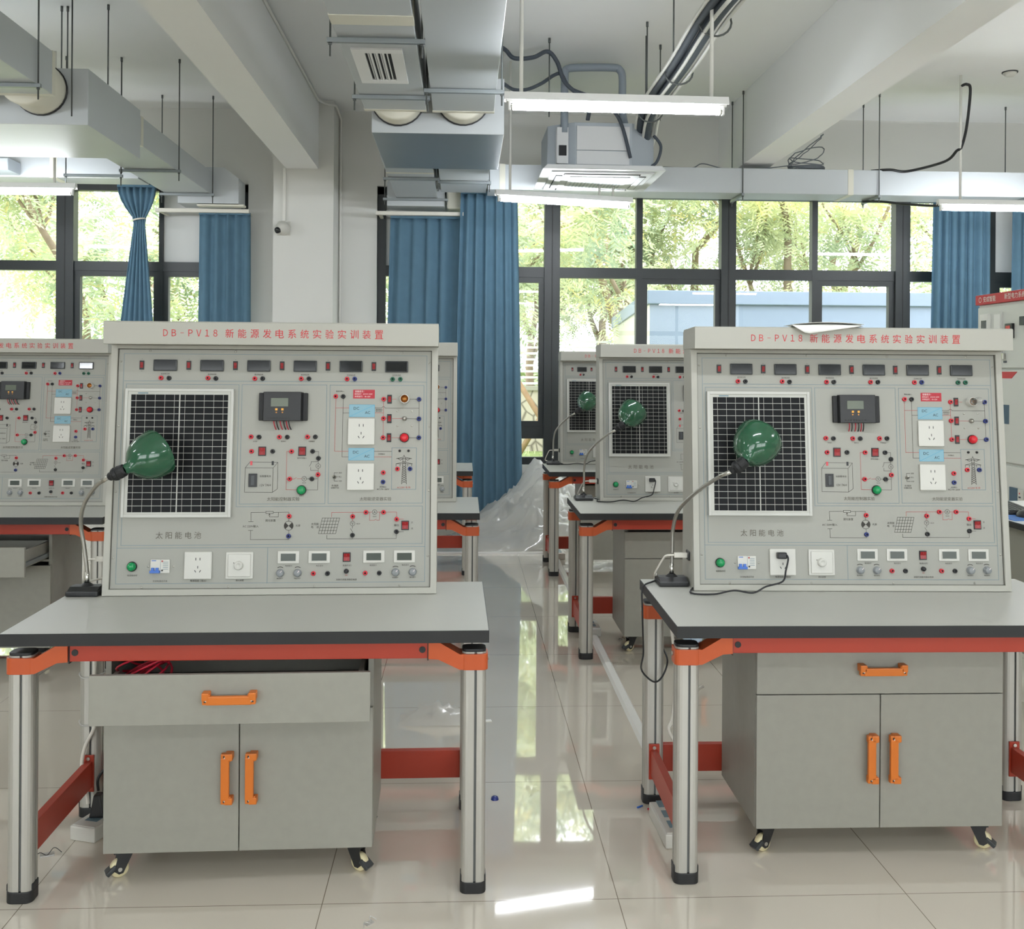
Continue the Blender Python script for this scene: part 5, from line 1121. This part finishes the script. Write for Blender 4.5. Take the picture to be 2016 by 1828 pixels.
cable('lamp_cable', 'black cable looping down beside the lamp rod at the right and along the duct', [(4.10, 8.32, 3.84), (4.14, 8.3, 3.85), (4.17, 8.3, 3.8), (4.15, 8.32, 3.5), (4.105, 8.32, 3.33), (4.08, 8.34, 3.31), (4.05, 8.5, 3.25), (3.9, 8.88, 3.24), (3.75, 8.9, 3.255), (3.62, 9.0, 3.262)], 0.012, 'cable_black')
cable('lamp_cable', 'black cable sagging from below the duct to the lamp at the right edge', [(3.62, 9.2, 3.02), (3.7, 8.95, 2.98), (3.8, 8.7, 2.92), (3.9, 8.4, 2.86), (3.945, 8.325, 2.855)], 0.011, 'cable_black')

# ------------------------------------------------------------------ floor trunking, power strips, film
def trunking(label, x0, x1, y0, y1):
    t = thing('floor_trunking', label, 'trunking'); b = MB()
    if x1 - x0 < 0.2:
        c = (x0 + x1) / 2; b.prism([(c - 0.025, 0), (c + 0.025, 0), (c + 0.014, 0.014), (c - 0.014, 0.014)], y0, y1, 'conduit_white', 'y')
    else:
        c = (y0 + y1) / 2; b.prism([(c - 0.025, 0), (c + 0.025, 0), (c + 0.014, 0.014), (c - 0.014, 0.014)], x0, x1, 'conduit_white', 'x')
    b.build('cover', t)
trunking('white cable trunking on the floor along the right side of the aisle', 0.70, 0.75, 3.75, 8.14)
trunking('white cable trunking on the floor across the aisle before the plastic sheeting', -1.3, 0.78, 8.15, 8.2)
def power_strip(label, x, y, rz, L=0.28):
    t = thing('power_strip', label, 'power strip', (x, y, 0), rz, 'white power strips under the benches'); b = MB().box(-0.045, 0.045, -L / 2, L / 2, 0, 0.045, 'white_plastic', 0.005)
    b.box(-0.04, 0.04, -L / 2 + 0.006, L / 2 - 0.006, 0.044, 0.047, 'white_plastic', 0.002); b.build('casing', t)
    for k in range(3): MB().box(-0.022, 0.022, -L / 2 + 0.04 + k * 0.075, -L / 2 + 0.09 + k * 0.075, 0.0465, 0.048, 'ink_grey').build('outlet', t)
    return t
power_strip('white power strip on the floor by the rear leg of the front left bench', -1.125, 3.36, R(-18))
power_strip('white power strip beside the rear leg of the front right bench', 0.668, 3.24, R(2), 0.24)
power_strip('white power strip by the second bench right of the aisle', 0.72, 5.72, 0, 0.2)
power_strip('white power strip by the third bench right of the aisle', 0.75, 8.02, 0, 0.2)
t = thing('mains_plug', 'black plug standing in the power strip at the rear left leg', 'plug', (-1.145, 3.30, 0.0485))
MB().prism([(-0.024, 0), (0.024, 0), (0.018, 0.025), (0.010, 0.07), (-0.010, 0.07), (-0.018, 0.025)], -0.017, 0.017, 'black_plastic', 'y', 0.004).build('plug_body', t)
MB().tube([(0, 0, 0.08), (0.0, 0.0, 0.12), (0.025, 0.03, 0.16), (0.03, 0.05, 0.22), (0.005, 0.06, 0.28), (0.025, 0.07, 0.305), (0.035, 0.065, 0.28), (0.008, 0.055, 0.262), (0.012, 0.065, 0.4), (0.012, 0.07, 0.5), (0.016, 0.07, 0.6)], 0.0045, 'cable_black', 8, smooth_path=8).build('cord', t)
cable('twisted_cord', 'braided white cord tied to the rear leg of the front left bench', [(-1.192, 3.40, 0.67), (-1.19, 3.395, 0.58), (-1.192, 3.395, 0.45), (-1.186, 3.39, 0.38), (-1.19, 3.39, 0.30), (-1.215, 3.38, 0.24), (-1.222, 3.37, 0.18), (-1.205, 3.365, 0.10), (-1.2, 3.365, 0.06)], 0.006, 'cable_white')
cable('twisted_cord', 'braided white cord hanging behind the leg of the front right bench', [(0.71, 3.46, 0.60), (0.725, 3.46, 0.45), (0.715, 3.45, 0.30), (0.70, 3.44, 0.255), (0.725, 3.43, 0.2), (0.745, 3.42, 0.13), (0.735, 3.41, 0.05)], 0.0055, 'cable_white')
cable('twisted_cord', 'second braided cord slanting right from the same rear leg', [(0.702, 3.44, 0.262), (0.74, 3.46, 0.30), (0.79, 3.48, 0.36), (0.83, 3.5, 0.38)], 0.0055, 'cable_white')
M = BENCH['first']
for z, lb in ((0.64, 'topmost cable tie around the rear left leg of the front left bench'), (0.46, 'middle cable tie around the rear left leg of the front left bench'), (0.305, 'lowest cable tie around the rear left leg of the front left bench')):
    o = thing('cable_tie', lb, 'cable tie', (0, 0, 0), 0, 'clear cable ties')
    P = round_rect(0.0365, 0.0325, 0.018, 4)
    b = MB()
    pts = [M @ Vector((0.04 + a, 0.61 + c, z + 0.006 * math.sin(i))) for i, (a, c) in enumerate(P)]
    pts = pts + [pts[0]]; b.tube(pts, 0.0022, 'tie_plastic', 5); b.build('loop', o)
    b = MB(); p = M @ Vector((0.078, 0.585, z)); b.tube([p, p + Vector((0.03, -0.02, 0.012)), p + Vector((0.06, -0.03, 0.03))], 0.0016, 'tie_plastic', 5); b.build('tail', o)

def sheet_heap():
    from mathutils import noise
    t = thing('plastic_sheeting', 'heap of crumpled translucent plastic sheeting before the window', 'plastic sheet', (0.7, 9.0, 0))
    prof = [(-0.72, 0.0), (-0.62, 0.05), (-0.53, 0.13), (-0.40, 0.20), (-0.30, 0.26), (-0.20, 0.36), (-0.12, 0.50), (-0.06, 0.585), (0.02, 0.60), (0.07, 0.52), (0.14, 0.42), (0.3, 0.36), (0.5, 0.33), (0.75, 0.36), (1.0, 0.28), (1.25, 0.1), (1.35, 0.0)]
    def hx(x):
        for (a, p), (b, q) in zip(prof, prof[1:]):
            if a <= x <= b: return p + (q - p) * (x - a) / (b - a)
        return 0.0
    for layer, (sc, dy, sd, hs) in enumerate(((1.0, 0.0, 3.0, 1.0), (0.7, -0.2, 17.0, 0.62))):
        mb = MB(); nx, ny = 96, 46; V = []
        for j in range(ny + 1):
            v = j / ny; row = []
            for i in range(nx + 1):
                u = i / nx; x = -0.72 + 2.07 * u; x = x * (1.0 if layer == 0 else 0.85)
                y = -0.55 + 1.15 * v
                edge = min(1, v / 0.5); back = min(1, (1 - v) / 0.06)
                p = Vector((x * 3.0 + sd, y * 3.0, 0)); n1 = noise.noise(p); n2 = 1 - abs(noise.noise(p * 2.3)) * 2; n3 = noise.noise(p * 7)
                top = hx(x) * hs * (edge ** 0.75) * back
                z = max(0.0, top * (0.86 + 0.16 * n1) + (0.085 * n2 + 0.05 * (1 - 2 * abs(noise.noise(p * 1.7 + Vector((4, 1, 8))))) + 0.014 * n3) * min(1, top * 4))
                row.append(mb.bm.verts.new((x + 0.04 * n1, y + dy + 0.09 * noise.noise(p * 1.3 + Vector((9, 9, 9))) + 0.02 * n2, z + 0.004 + 0.003 * layer)))
            V.append(row)
        fs = [mb.bm.faces.new((V[j][i], V[j][i + 1], V[j + 1][i + 1], V[j + 1][i])) for j in range(ny) for i in range(nx)]
        mb._take(fs, 'film_plastic', True); mb.build('sheet' if layer == 0 else 'loose_fold', t, normals=False)
    mb = MB(); V = []                                  # flat trailing corner towards the aisle
    for j in range(13):
        row = []
        for i in range(13):
            u, v = i / 12, j / 12; p = Vector((u * 4, v * 4, 7))
            row.append(mb.bm.verts.new((-0.72 + 0.75 * u + 0.1 * v, -0.4 - 0.35 * v * (0.3 + u), 0.012 + 0.05 * max(0, 1 - v) * (1 - abs(noise.noise(p)) * 2) * 0.6 + 0.012)))
        V.append(row)
    fs = [mb.bm.faces.new((V[j][i], V[j][i + 1], V[j + 1][i + 1], V[j + 1][i])) for j in range(12) for i in range(12)]
    mb._take(fs, 'film_plastic', True); mb.build('loose_corner', t, normals=False)
sheet_heap()
t = thing('plastic_bag', 'scrap of clear plastic bag on the floor behind the front left bench', 'plastic bag', (-0.10, 4.3, 0)); mb = MB()
from mathutils import noise as _nz
V = [[mb.bm.verts.new((-0.16 + 0.32 * i / 14, -0.08 + 0.16 * j / 10, 0.004 + 0.09 * max(0, math.sin(math.pi * i / 14) * math.sin(math.pi * j / 10)) * (0.5 + 0.8 * abs(_nz.noise(Vector((i * .5, j * .5, 2))))))) for i in range(15)] for j in range(11)]
mb._take([mb.bm.faces.new((V[j][i], V[j][i + 1], V[j + 1][i + 1], V[j + 1][i])) for j in range(10) for i in range(14)], 'film_plastic', True); mb.build('film', t)

# red leads in the open drawer, paper on the console, small litter
M = BENCH['first'] @ Matrix.Rotation(R(0.75), 4, 'Z')
t = thing('red_test_leads', 'coil of red test leads in the open drawer of the front left bench', 'cable', BENCH['first'] @ Vector((0.35, 0.10, 0.53)))
for k in range(7):
    b = MB(); rx = 0.045 + 0.01 * (k % 3); ph = k * 0.5
    b.tube([(0.012 * math.sin(k * 2.1) + rx * 1.15 * math.cos(a), 0.02 + 0.06 * math.sin(a) + 0.006 * k, 0.045 + 0.016 * k * 0.6 + 0.035 * math.sin(a * 1.0 + ph)) for a in [i * math.pi / 10 for i in range(21)]], 0.0032, 'cable_red', 6); b.build('lead', t)
MK = BENCH['console_M_front_right']
t = thing('paper_sheets', 'folded white paper lying on top of the front right console, one corner hanging over', 'paper')
t.matrix_world = MK
b = MB(); N = 10; V = []
for j in range(N + 1):                                  # lower sheet, its front corner folded down over the canopy edge
    v = j / N; row = []
    for i in range(N + 1):
        u = i / N; x = 0.315 + 0.235 * u + 0.02 * v
        row.append(b.bm.verts.new((x, -0.012 + 0.17 * v, 0.8695 + 0.006 * math.sin(math.pi * u) * (1 - v))))
    V.append(row)
b._take([b.bm.faces.new((V[j][i], V[j][i + 1], V[j + 1][i + 1], V[j + 1][i])) for j in range(N) for i in range(N)], 'paper', True)
o = b.build('lower_sheet', t); md = o.modifiers.new('thick', 'SOLIDIFY'); md.thickness = 0.0008
b = MB(); V = []
for j in range(7):
    v = j / 6; row = []
    for i in range(13):
        u = i / 12; x = 0.315 + 0.225 * u; dp = (u / 0.2) if u < 0.2 else max(0, (1 - (u - 0.2) / 0.8))
        row.append(b.bm.verts.new((x, -0.011 - 0.012 * math.sin(v * 1.5) - 0.004 * v * dp, 0.8705 + 0.003 * (1 - v) - 0.027 * v * v * dp - 0.001 * v)))
    V.append(row)
b._take([b.bm.faces.new((V[j][i], V[j][i + 1], V[j + 1][i + 1], V[j + 1][i])) for j in range(6) for i in range(12)], 'paper', True)
o = b.build('folded_corner', t); md = o.modifiers.new('thick', 'SOLIDIFY'); md.thickness = 0.0008
b = MB(); V = []
for j in range(N + 1):
    v = j / N; row = []
    for i in range(N + 1):
        u = i / N; row.append(b.bm.verts.new((0.32 + 0.23 * u + 0.01 * v, -0.02 + 0.165 * v, 0.8755 + 0.007 * math.sin(math.pi * u) * (1 - v))))
    V.append(row)
b._take([b.bm.faces.new((V[j][i], V[j][i + 1], V[j + 1][i + 1], V[j + 1][i])) for j in range(N) for i in range(N)], 'paper', True)
o = b.build('upper_sheet', t); md = o.modifiers.new('thick', 'SOLIDIFY'); md.thickness = 0.0008
def litter(name, label, cat, x, y, rz, mk):
    t = thing(name, label, cat, (x, y, 0), rz); mk().build(name + '_body', t); return t
def scrw():
    b = MB(); b.cyl((0, 0, 0.003), (0.03, 0, 0.003), 0.0018, 'screw_metal', 8); b.cyl((-0.004, 0, 0.0045), (0, 0, 0.0045), 0.0045, 'screw_metal', 10); return b
litter('loose_screw', 'loose metal screw on the floor near the foot of the front left bench', 'screw', -0.098, 2.64, R(25), scrw)
litter('blue_cap', 'small dark blue cap on the floor in the aisle', 'cap', 0.115, 3.50, 0.3, lambda: MB().lathe([(0, 0.014), (0.008, 0.012), (0.012, 0.006), (0.012, 0)], 'blue_plastic', seg=10))
litter('paper_scrap', 'white paper scrap on the aisle floor by the front left bench', 'scrap', 0.10, 4.28, 0.2, lambda: MB().box(-0.025, 0.025, -0.012, 0.012, 0.0, 0.003, 'paper', 0.001))
litter('wire_offcut', 'small blue wire offcut by the foot of the right bench', 'wire offcut', 0.60, 3.42, 0.6, lambda: MB().cyl((-0.012, 0, 0.003), (0.012, 0, 0.003), 0.003, 'breaker_blue', 8))
litter('wire_offcut', 'red wire offcut beside the rear foot of the right bench', 'wire offcut', 0.635, 3.40, -0.1, lambda: MB().cyl((-0.013, 0, 0.003), (0.013, 0, 0.003), 0.003, 'cable_red', 8))
litter('paper_scrap', 'white scrap of paper behind the stretcher of the right bench', 'scrap', 0.675, 3.31, 0.1, lambda: MB().box(-0.02, 0.02, -0.006, 0.006, 0, 0.003, 'paper', 0.001))
def wisp(m, s):
    def f():
        b = MB(); b.tube([(-0.04 * s, 0, 0.003), (-0.02 * s, 0.02 * s, 0.008), (0, 0.005 * s, 0.004), (0.02 * s, 0.03 * s, 0.012), (0.04 * s, 0.01 * s, 0.003)], 0.0012, m, 5, smooth_path=5); b.box(-0.02 * s, 0.02 * s, 0.0, 0.025 * s, 0.0, 0.004, 'film_plastic', 0.001); return b
    return f
litter('wire_scrap', 'twist of black wire and clear film on the floor by the power strip', 'scrap', -1.235, 3.13, 0.4, wisp('cable_black', 1.0))
litter('film_scrap', 'scrap of clear film on the floor right of the open cabinet', 'scrap', -0.235, 2.72, 0.8, wisp('film_plastic', 0.6))
litter('wire_scrap', 'tiny dark wire bit on the floor by the second bench right of the aisle', 'scrap', 0.87, 5.55, 0.4, wisp('cable_black', 0.5))

# ------------------------------------------------------------------ switchgear cabinet at the right (its front faces the aisle)
t = thing('switchgear_cabinet', 'tall grey switchgear cabinet with a red banner at the right edge', 'cabinet', (3.7, 7.22, 0), R(-90))
# local x runs from the window towards the camera, local -y is the front
W_, D_ = 1.6, 0.9
b = MB(); b.box(0, W_, 0.004, D_, 0.0, 1.95, 'gear_grey', 0.004); b.build('carcass', t)
MB().box(-0.01, W_ + 0.01, -0.02, 0.25, 1.95, 2.02, 'banner_red', 0.004).build('banner', t)
MR = Matrix(((1, 0, 0, 0), (0, 0, -1, -0.021), (0, 1, 0, 0), (0, 0, 0, 1)))
b = MB(); ring(b, (0.06, 1.985), 0.017, 0.004, 'paper'); b.bm.transform(MR); b.build('emblem', t)
b = MB(); put_text(b, '安成智能', 0.19, 1.985, 0.17, 'paper', MR, 0.001); b.build('maker_lettering', t)
b = MB(); put_text(b, '新型电力系统网络平台(高压配电系统)', 0.75, 1.985, 0.72, 'paper', MR, 0.001); b.build('title_lettering', t)
MB().box(0.02, W_ - 0.02, -0.016, 0.004, 1.50, 1.93, 'gear_grey', 0.006).build('upper_door', t)
low = MB().box(0.02, W_ - 0.02, -0.016, 0.004, 0.86, 1.485, 'gear_grey', 0.006).build('lower_door', t)
MB().prism([(0.0, 1.475), (0.55, 1.475), (0.48, 1.43), (0.0, 1.43)], -0.0185, -0.016, 'banner_red', 'y').build('red_stripe', low)
MB().box(0.02, W_ - 0.02, -0.012, 0.004, 0.12, 0.84, 'gear_grey', 0.004).build('base_panel', t)
def gearpart(name, x0, x1, z0, z1, m, d=0.02, inner=None):
    o = MB().box(x0, x1, -0.016 - d, -0.015, z0, z1, m, 0.003).build(name, t)
    if inner:
        for (a, c, e, f, mm) in inner: MB().box(a, c, -0.0175 - d, -0.0155 - d, e, f, mm).build('display', o)
gearpart('protection_relay', 0.08, 0.20, 1.64, 1.88, 'paper', 0.02, [(0.105, 0.175, 1.775, 1.835, 'screen_dark')])
gearpart('diagram_frame', 0.255, 0.36, 1.60, 1.885, 'gear_grey', 0.012, [(0.268, 0.347, 1.62, 1.87, 'paper')])
gearpart('temperature_display', 0.42, 0.51, 1.70, 1.80, 'black_plastic', 0.02, [(0.435, 0.49, 1.735, 1.785, 'red_lens')])
gearpart('selector_switch', 0.36, 0.40, 1.56, 1.60, 'screw_metal', 0.02)
gearpart('name_tag', 0.375, 0.415, 1.535, 1.55, 'screen_dark', 0.002)
gearpart('warning_sticker', 0.27, 0.33, 1.505, 1.525, 'sticker_yellow', 0.001)
gearpart('vent_mesh', 0.34, 0.45, 1.12, 1.25, 'mesh_vent', 0.001)
gearpart('vent_mesh', 0.46, 0.56, 0.60, 0.70, 'mesh_vent', 0.001)
gearpart('rotary_handle', 0.62, 0.68, 1.78, 1.84, 'screen_dark', 0.03)
gearpart('wall_socket', 0.575, 0.64, 0.60, 0.695, 'white_plastic', 0.008, [(0.59, 0.615, 0.64, 0.65, 'screen_dark'), (0.595, 0.605, 0.665, 0.675, 'red_plastic')])

# ------------------------------------------------------------------ computer desk at the right edge
t = thing('computer_desk', 'pale desk with a dark edge and perforated panel at the right edge', 'desk', (2.66, 3.9, 0))
b = MB(); b.box(0, 0.7, 0, 1.75, 0.715, 0.745, 'edge_black', 0.004); b.quad([(0.003, 0.003, 0.746), (0.697, 0.003, 0.746), (0.697, 1.747, 0.746), (0.003, 1.747, 0.746)], 'desk_top'); b.build('desktop', t)
MB().box(0.03, 0.045, 0.05, 1.70, 0.12, 0.715, 'perforated_steel').build('side_panel', t)
for x, y in ((0.05, 0.06), (0.05, 1.66), (0.64, 0.06), (0.64, 1.66)): MB().box(x - 0.02, x + 0.02, y - 0.02, y + 0.02, 0, 0.715, 'desk_panel', 0.003).build('leg', t)
t = thing('keyboard', 'black computer keyboard on the desk at the right edge', 'keyboard', (2.87, 5.27, 0.7465), R(78))
MB().box(-0.22, 0.22, -0.07, 0.07, 0, 0.018, 'black_plastic', 0.004).build('case', t)
kb = MB()
for r_ in range(5):
    for c in range(15): kb.box(-0.207 + c * 0.0278, -0.207 + c * 0.0278 + 0.0235, -0.06 + r_ * 0.0245, -0.06 + r_ * 0.0245 + 0.02, 0.017, 0.024, 'grey_plastic')
kb.build('keys', t)
t = thing('computer_mouse', 'black computer mouse on a blue pad at the right edge', 'mouse', (2.80, 5.0, 0.7495), R(80))
MB().lathe([(0, 0.035), (0.012, 0.034), (0.026, 0.024), (0.032, 0.01), (0.033, 0)], 'black_plastic', seg=20).build('mouse_shell', t, Matrix.Diagonal((1.6, 0.95, 1, 1)))
MB().box(0.02, 0.04, -0.004, 0.004, 0.025, 0.031, 'grey_plastic', 0.002).build('scroll_wheel', t)
o = MB().box(-0.12, 0.12, -0.1, 0.1, 0, 0.003, 'pad_blue', 0.001).build('mouse_pad'); o.location = (2.80, 4.97, 0.7462); tag(o, 'blue mouse pad on the desk at the right edge', 'mouse pad')
t = thing('paper_stack', 'white papers lying behind the keyboard on the desk', 'paper', (3.05, 5.45, 0.7462), 0.2)
for k in range(3): MB().box(-0.15, 0.15, -0.105, 0.105, k * 0.003, k * 0.003 + 0.0028, 'paper', M=Matrix.Rotation(R(4 * k), 4, 'Z')).build('sheet', t)

# ------------------------------------------------------------------ outside the windows
GZ = -0.15
struct(MB().box(-60, 60, -60, 90, GZ - 0.2, GZ, 'paving').build('ground_outside'))
t = thing('lawn', 'strip of lawn outside in front of the stone wall', 'lawn', (0, 0, GZ)); t['kind'] = 'structure'
MB().box(-25, 25, 12.2, 20, 0.0, 0.03, 'lawn').build('turf', t)
t = thing('steel_kiosk', 'pale blue steel kiosk with a cream side standing outside the window', 'kiosk', (2.72, 15, GZ))
b = MB(); b.prism([(0, 0), (0, 2.79), (3.6, 2.58), (3.6, 0)], 0.012, 5.4, 'kiosk_blue', 'x'); b.build('kiosk_body', t)
MB().prism([(0.002, 0.02), (0.002, 2.60), (3.6, 2.40), (3.6, 0.02)], 0.0, 0.012, 'kiosk_cream', 'x').build('side_wall', t)
MB().prism([(-0.06, 2.60), (-0.06, 2.80), (3.65, 2.58), (3.65, 2.38)], -0.03, 5.45, 'kiosk_blue', 'x', 0.01).build('roof_edge', t)
MB().box(4.75, 5.1, -0.02, 0.0, 1.7, 1.93, 'steel_angle').build('name_plate', t)
t = thing('stone_wall', 'low rubble stone wall outside behind the lawn', 'wall', (0, 20, GZ)); t['kind'] = 'structure'
MB().box(-30, 30, 0, 0.5, 0, 1.22, 'rubble_stone').build('stonework', t)
MB().box(-30, 30, -0.06, 0.56, 1.22, 1.3, 'paving').build('coping', t)
t = thing('slat_fence', 'white horizontal slat fence on the stone wall outside', 'fence', (0, 20.2, 1.152))
for k in range(8): MB().box(-12, 3.2, -0.02, 0.02, 0.03 + k * 0.118, 0.075 + k * 0.118, 'slat_white').build('slat', t)
for x in (-11.9, -9, -6, -3, 0, 3.1): MB().box(x - 0.025, x + 0.025, 0.02, 0.06, 0, 0.95, 'slat_white').build('post', t)
for x0, x1, lb in ((0.9, 1.75, 'left wooden stake propping a young tree outside'), (1.85, 0.95, 'right wooden stake propping a young tree outside')):
    yk = 18.0 if x0 < 1 else 18.3; o = MB().cyl((x0, yk, GZ), (x1, yk + 0.1, 1.3), 0.05, 'stake_wood', 10).build('tree_stake'); tag(o, lb, 'stake', 'wooden tree stakes')

def leaf_cloud(mb, centres, n, size, rnd, mats):
    """pinnate sprays: a stalk with pairs of pointed leaflets"""
    bm = mb.bm; idx = [mb.mi(m) for m in mats]
    for _ in range(n):
        c, rad = centres[rnd.randrange(len(centres))]
        d = Vector((rnd.gauss(0, 1), rnd.gauss(0, 1), rnd.gauss(0, 0.8)));
        if d.length < 1e-3: continue
        d = d.normalized() * rad * rnd.random() ** 0.45; p = c + d
        ax = (d.normalized() * 0.7 + Vector((rnd.uniform(-1, 1), rnd.uniform(-1, 1), rnd.uniform(-0.9, 0.3)))).normalized()
        sd = ax.cross(Vector((rnd.uniform(-.4, .4), rnd.uniform(-.4, .4), 1))).normalized(); up = sd.cross(ax)
        mi = idx[0 if rnd.random() < 0.6 else (1 if rnd.random() < 0.8 else 2)]
        L = size * rnd.uniform(0.7, 1.3); k = 4
        for q in range(k):
            b0 = p + ax * L * q / k - up * 0.25 * L * (q / k) ** 2
            for s in (-1, 1):
                ld = (sd * s * 0.85 + ax * 0.55 - up * rnd.uniform(0.0, 0.35)).normalized(); lw = ax * 0.085 * L + up * 0.02 * L
                tip = b0 + ld * L * 0.52; m_ = b0 + ld * L * 0.22
                v = [bm.verts.new(x) for x in (b0, m_ + lw, tip, m_ - lw)]
                f = bm.faces.new(v); f.material_index = mi
def branch(mb, p, d, L, r, rnd, depth, tips):
    pts = [p]; q = p; dd = d
    for i in range(5):
        dd = (dd + Vector((rnd.uniform(-.22, .22), rnd.uniform(-.22, .22), rnd.uniform(-.08, .2)))).normalized(); q = q + dd * L / 5; pts.append(q)
    mb.tube(pts, r, 'bark', 7, radii=[r * (1 - 0.11 * i) for i in range(6)])
    tips.append((pts[3], 0.5 + 0.14 * depth)); tips.append((pts[-1], 0.65 + 0.12 * depth))
    if depth > 0:
        for k in range(3):
            a = rnd.uniform(0, 6.28); e = (dd * 0.7 + Vector((math.cos(a), math.sin(a), 0.35)) * 0.8).normalized()
            branch(mb, pts[rnd.choice((2, 3, 4, 5))], e, L * 0.68, r * 0.5, rnd, depth - 1, tips)
def make_tree(seed, h, lean, nleaf, leaf, mats, spread=1.0):
    rnd = random.Random(seed); tips = []; tr = MB()
    branch(tr, Vector((0, 0, -0.1)), Vector((lean, 0.02, 1)).normalized(), h, 0.11, rnd, 2, tips)
    tips = [(Vector((c.x * spread, c.y, c.z)), r) for c, r in tips if c.z > h * 0.6]
    fo = MB(); leaf_cloud(fo, tips, nleaf, leaf, rnd, mats)
    return tr, fo
KIND = {'a': ('tree', 11, 3.0, 0.35, 3200, 0.22, ('leaf_green', 'leaf_dark', 'leaf_yellow'), 1.25), 'b': ('tree', 5, 3.4, -0.25, 3200, 0.20, ('leaf_green', 'leaf_green', 'leaf_yellow'), 1.2), 'c': ('tree', 23, 2.6, 0.1, 3600, 0.16, ('leaf_dark', 'leaf_green', 'leaf_green'), 1.4)}
BASE = {}
def plant(kind, label, x, y, rz, s, z=GZ):
    if kind not in BASE:
        k = KIND[kind]; t = thing('tree', label, 'tree', (x, y, z), rz, 'trees outside the windows')
        tr, fo = make_tree(*k[1:]); tr.build('trunk', t); o = fo.build('foliage', t, normals=False); o['kind'] = 'stuff'; BASE[kind] = t
    else:
        t = copy_tree(BASE[kind]); t.location = (x, y, z); t.rotation_euler = (0, 0, rz); t['label'] = label
    t.scale = (s, s, s); return t
plant('a', 'leaning tree outside, its trunk just right of the tall curtain', 0.22, 13.2, 0.2, 0.95)
plant('b', 'tree outside whose leaves fill the two middle upper panes', 3.3, 18.9, 0.8, 1.25)
plant('b', 'tree outside with a dark trunk beside the bunched curtain at the right', 8.3, 17.2, 3.6, 1.2)
plant('a', 'tree outside with pale branches at the left window', -4.6, 13.6, 4.0, 0.95)
plant('b', 'tree with orange leaves behind the tied curtain outside', -3.5, 16.5, 5.1, 1.1)
plant('c', 'bushy tree outside seen beside the white column window', -3.1, 22.0, 0.4, 1.25)
plant('c', 'dense low tree outside behind the slat fence', 1.7, 22.6, 1.4, 1.2)
plant('c', 'dense tree outside left of the steel kiosk', 3.6, 24.0, 2.7, 1.4)
plant('a', 'far tree outside above the kiosk, left of its middle', 5.0, 25.0, 5.5, 1.6)
plant('b', 'tree outside behind the right half of the kiosk', 6.6, 20.8, 2.4, 1.35)
plant('c', 'far bushy tree outside above the right part of the kiosk', 8.8, 24.5, 4.1, 1.7)
plant('a', 'far tall tree outside at the left window', -6.6, 20.0, 0.9, 1.5)
plant('a', 'far tree outside at the right end of the window', 11.5, 22.5, 1.1, 1.5)
t = thing('hedge', 'dense clipped hedge outside behind the stone wall', 'hedge', (0, 27, GZ)); t['kind'] = 'stuff'
hb = MB(); rnd = random.Random(3)
leaf_cloud(hb, [(Vector((x * 0.9 - 16, rnd.uniform(-0.6, 0.6), rnd.uniform(0.8, 2.6))), 1.0) for x in range(40)] * 1, 5200, 0.34, rnd, ('leaf_dark', 'leaf_green', 'leaf_dark'))
o = hb.build('hedge_foliage', t, normals=False)
hb = MB().box(-18, 20, 0.2, 0.8, 0, 1.6, 'lawn').build('hedge_core', t)
t = thing('grass_tuft', 'short grass growing before the stone wall outside', 'grass', (0, 16.5, GZ)); t['kind'] = 'stuff'
gb = MB()
for _ in range(3500):
    x, y = rnd.uniform(-9, 2.6), rnd.uniform(-3.5, 3.3); h = rnd.uniform(0.05, 0.14); a = rnd.uniform(0, 6.28); dx, dy = 0.02 * math.cos(a), 0.02 * math.sin(a)
    f = gb.bm.faces.new([gb.bm.verts.new(p) for p in ((x - dx, y - dy, 0), (x + dx, y + dy, 0), (x + rnd.uniform(-.04, .04), y, h))]); f.material_index = gb.mi('leaf_green')
gb.build('blades', t, normals=False)
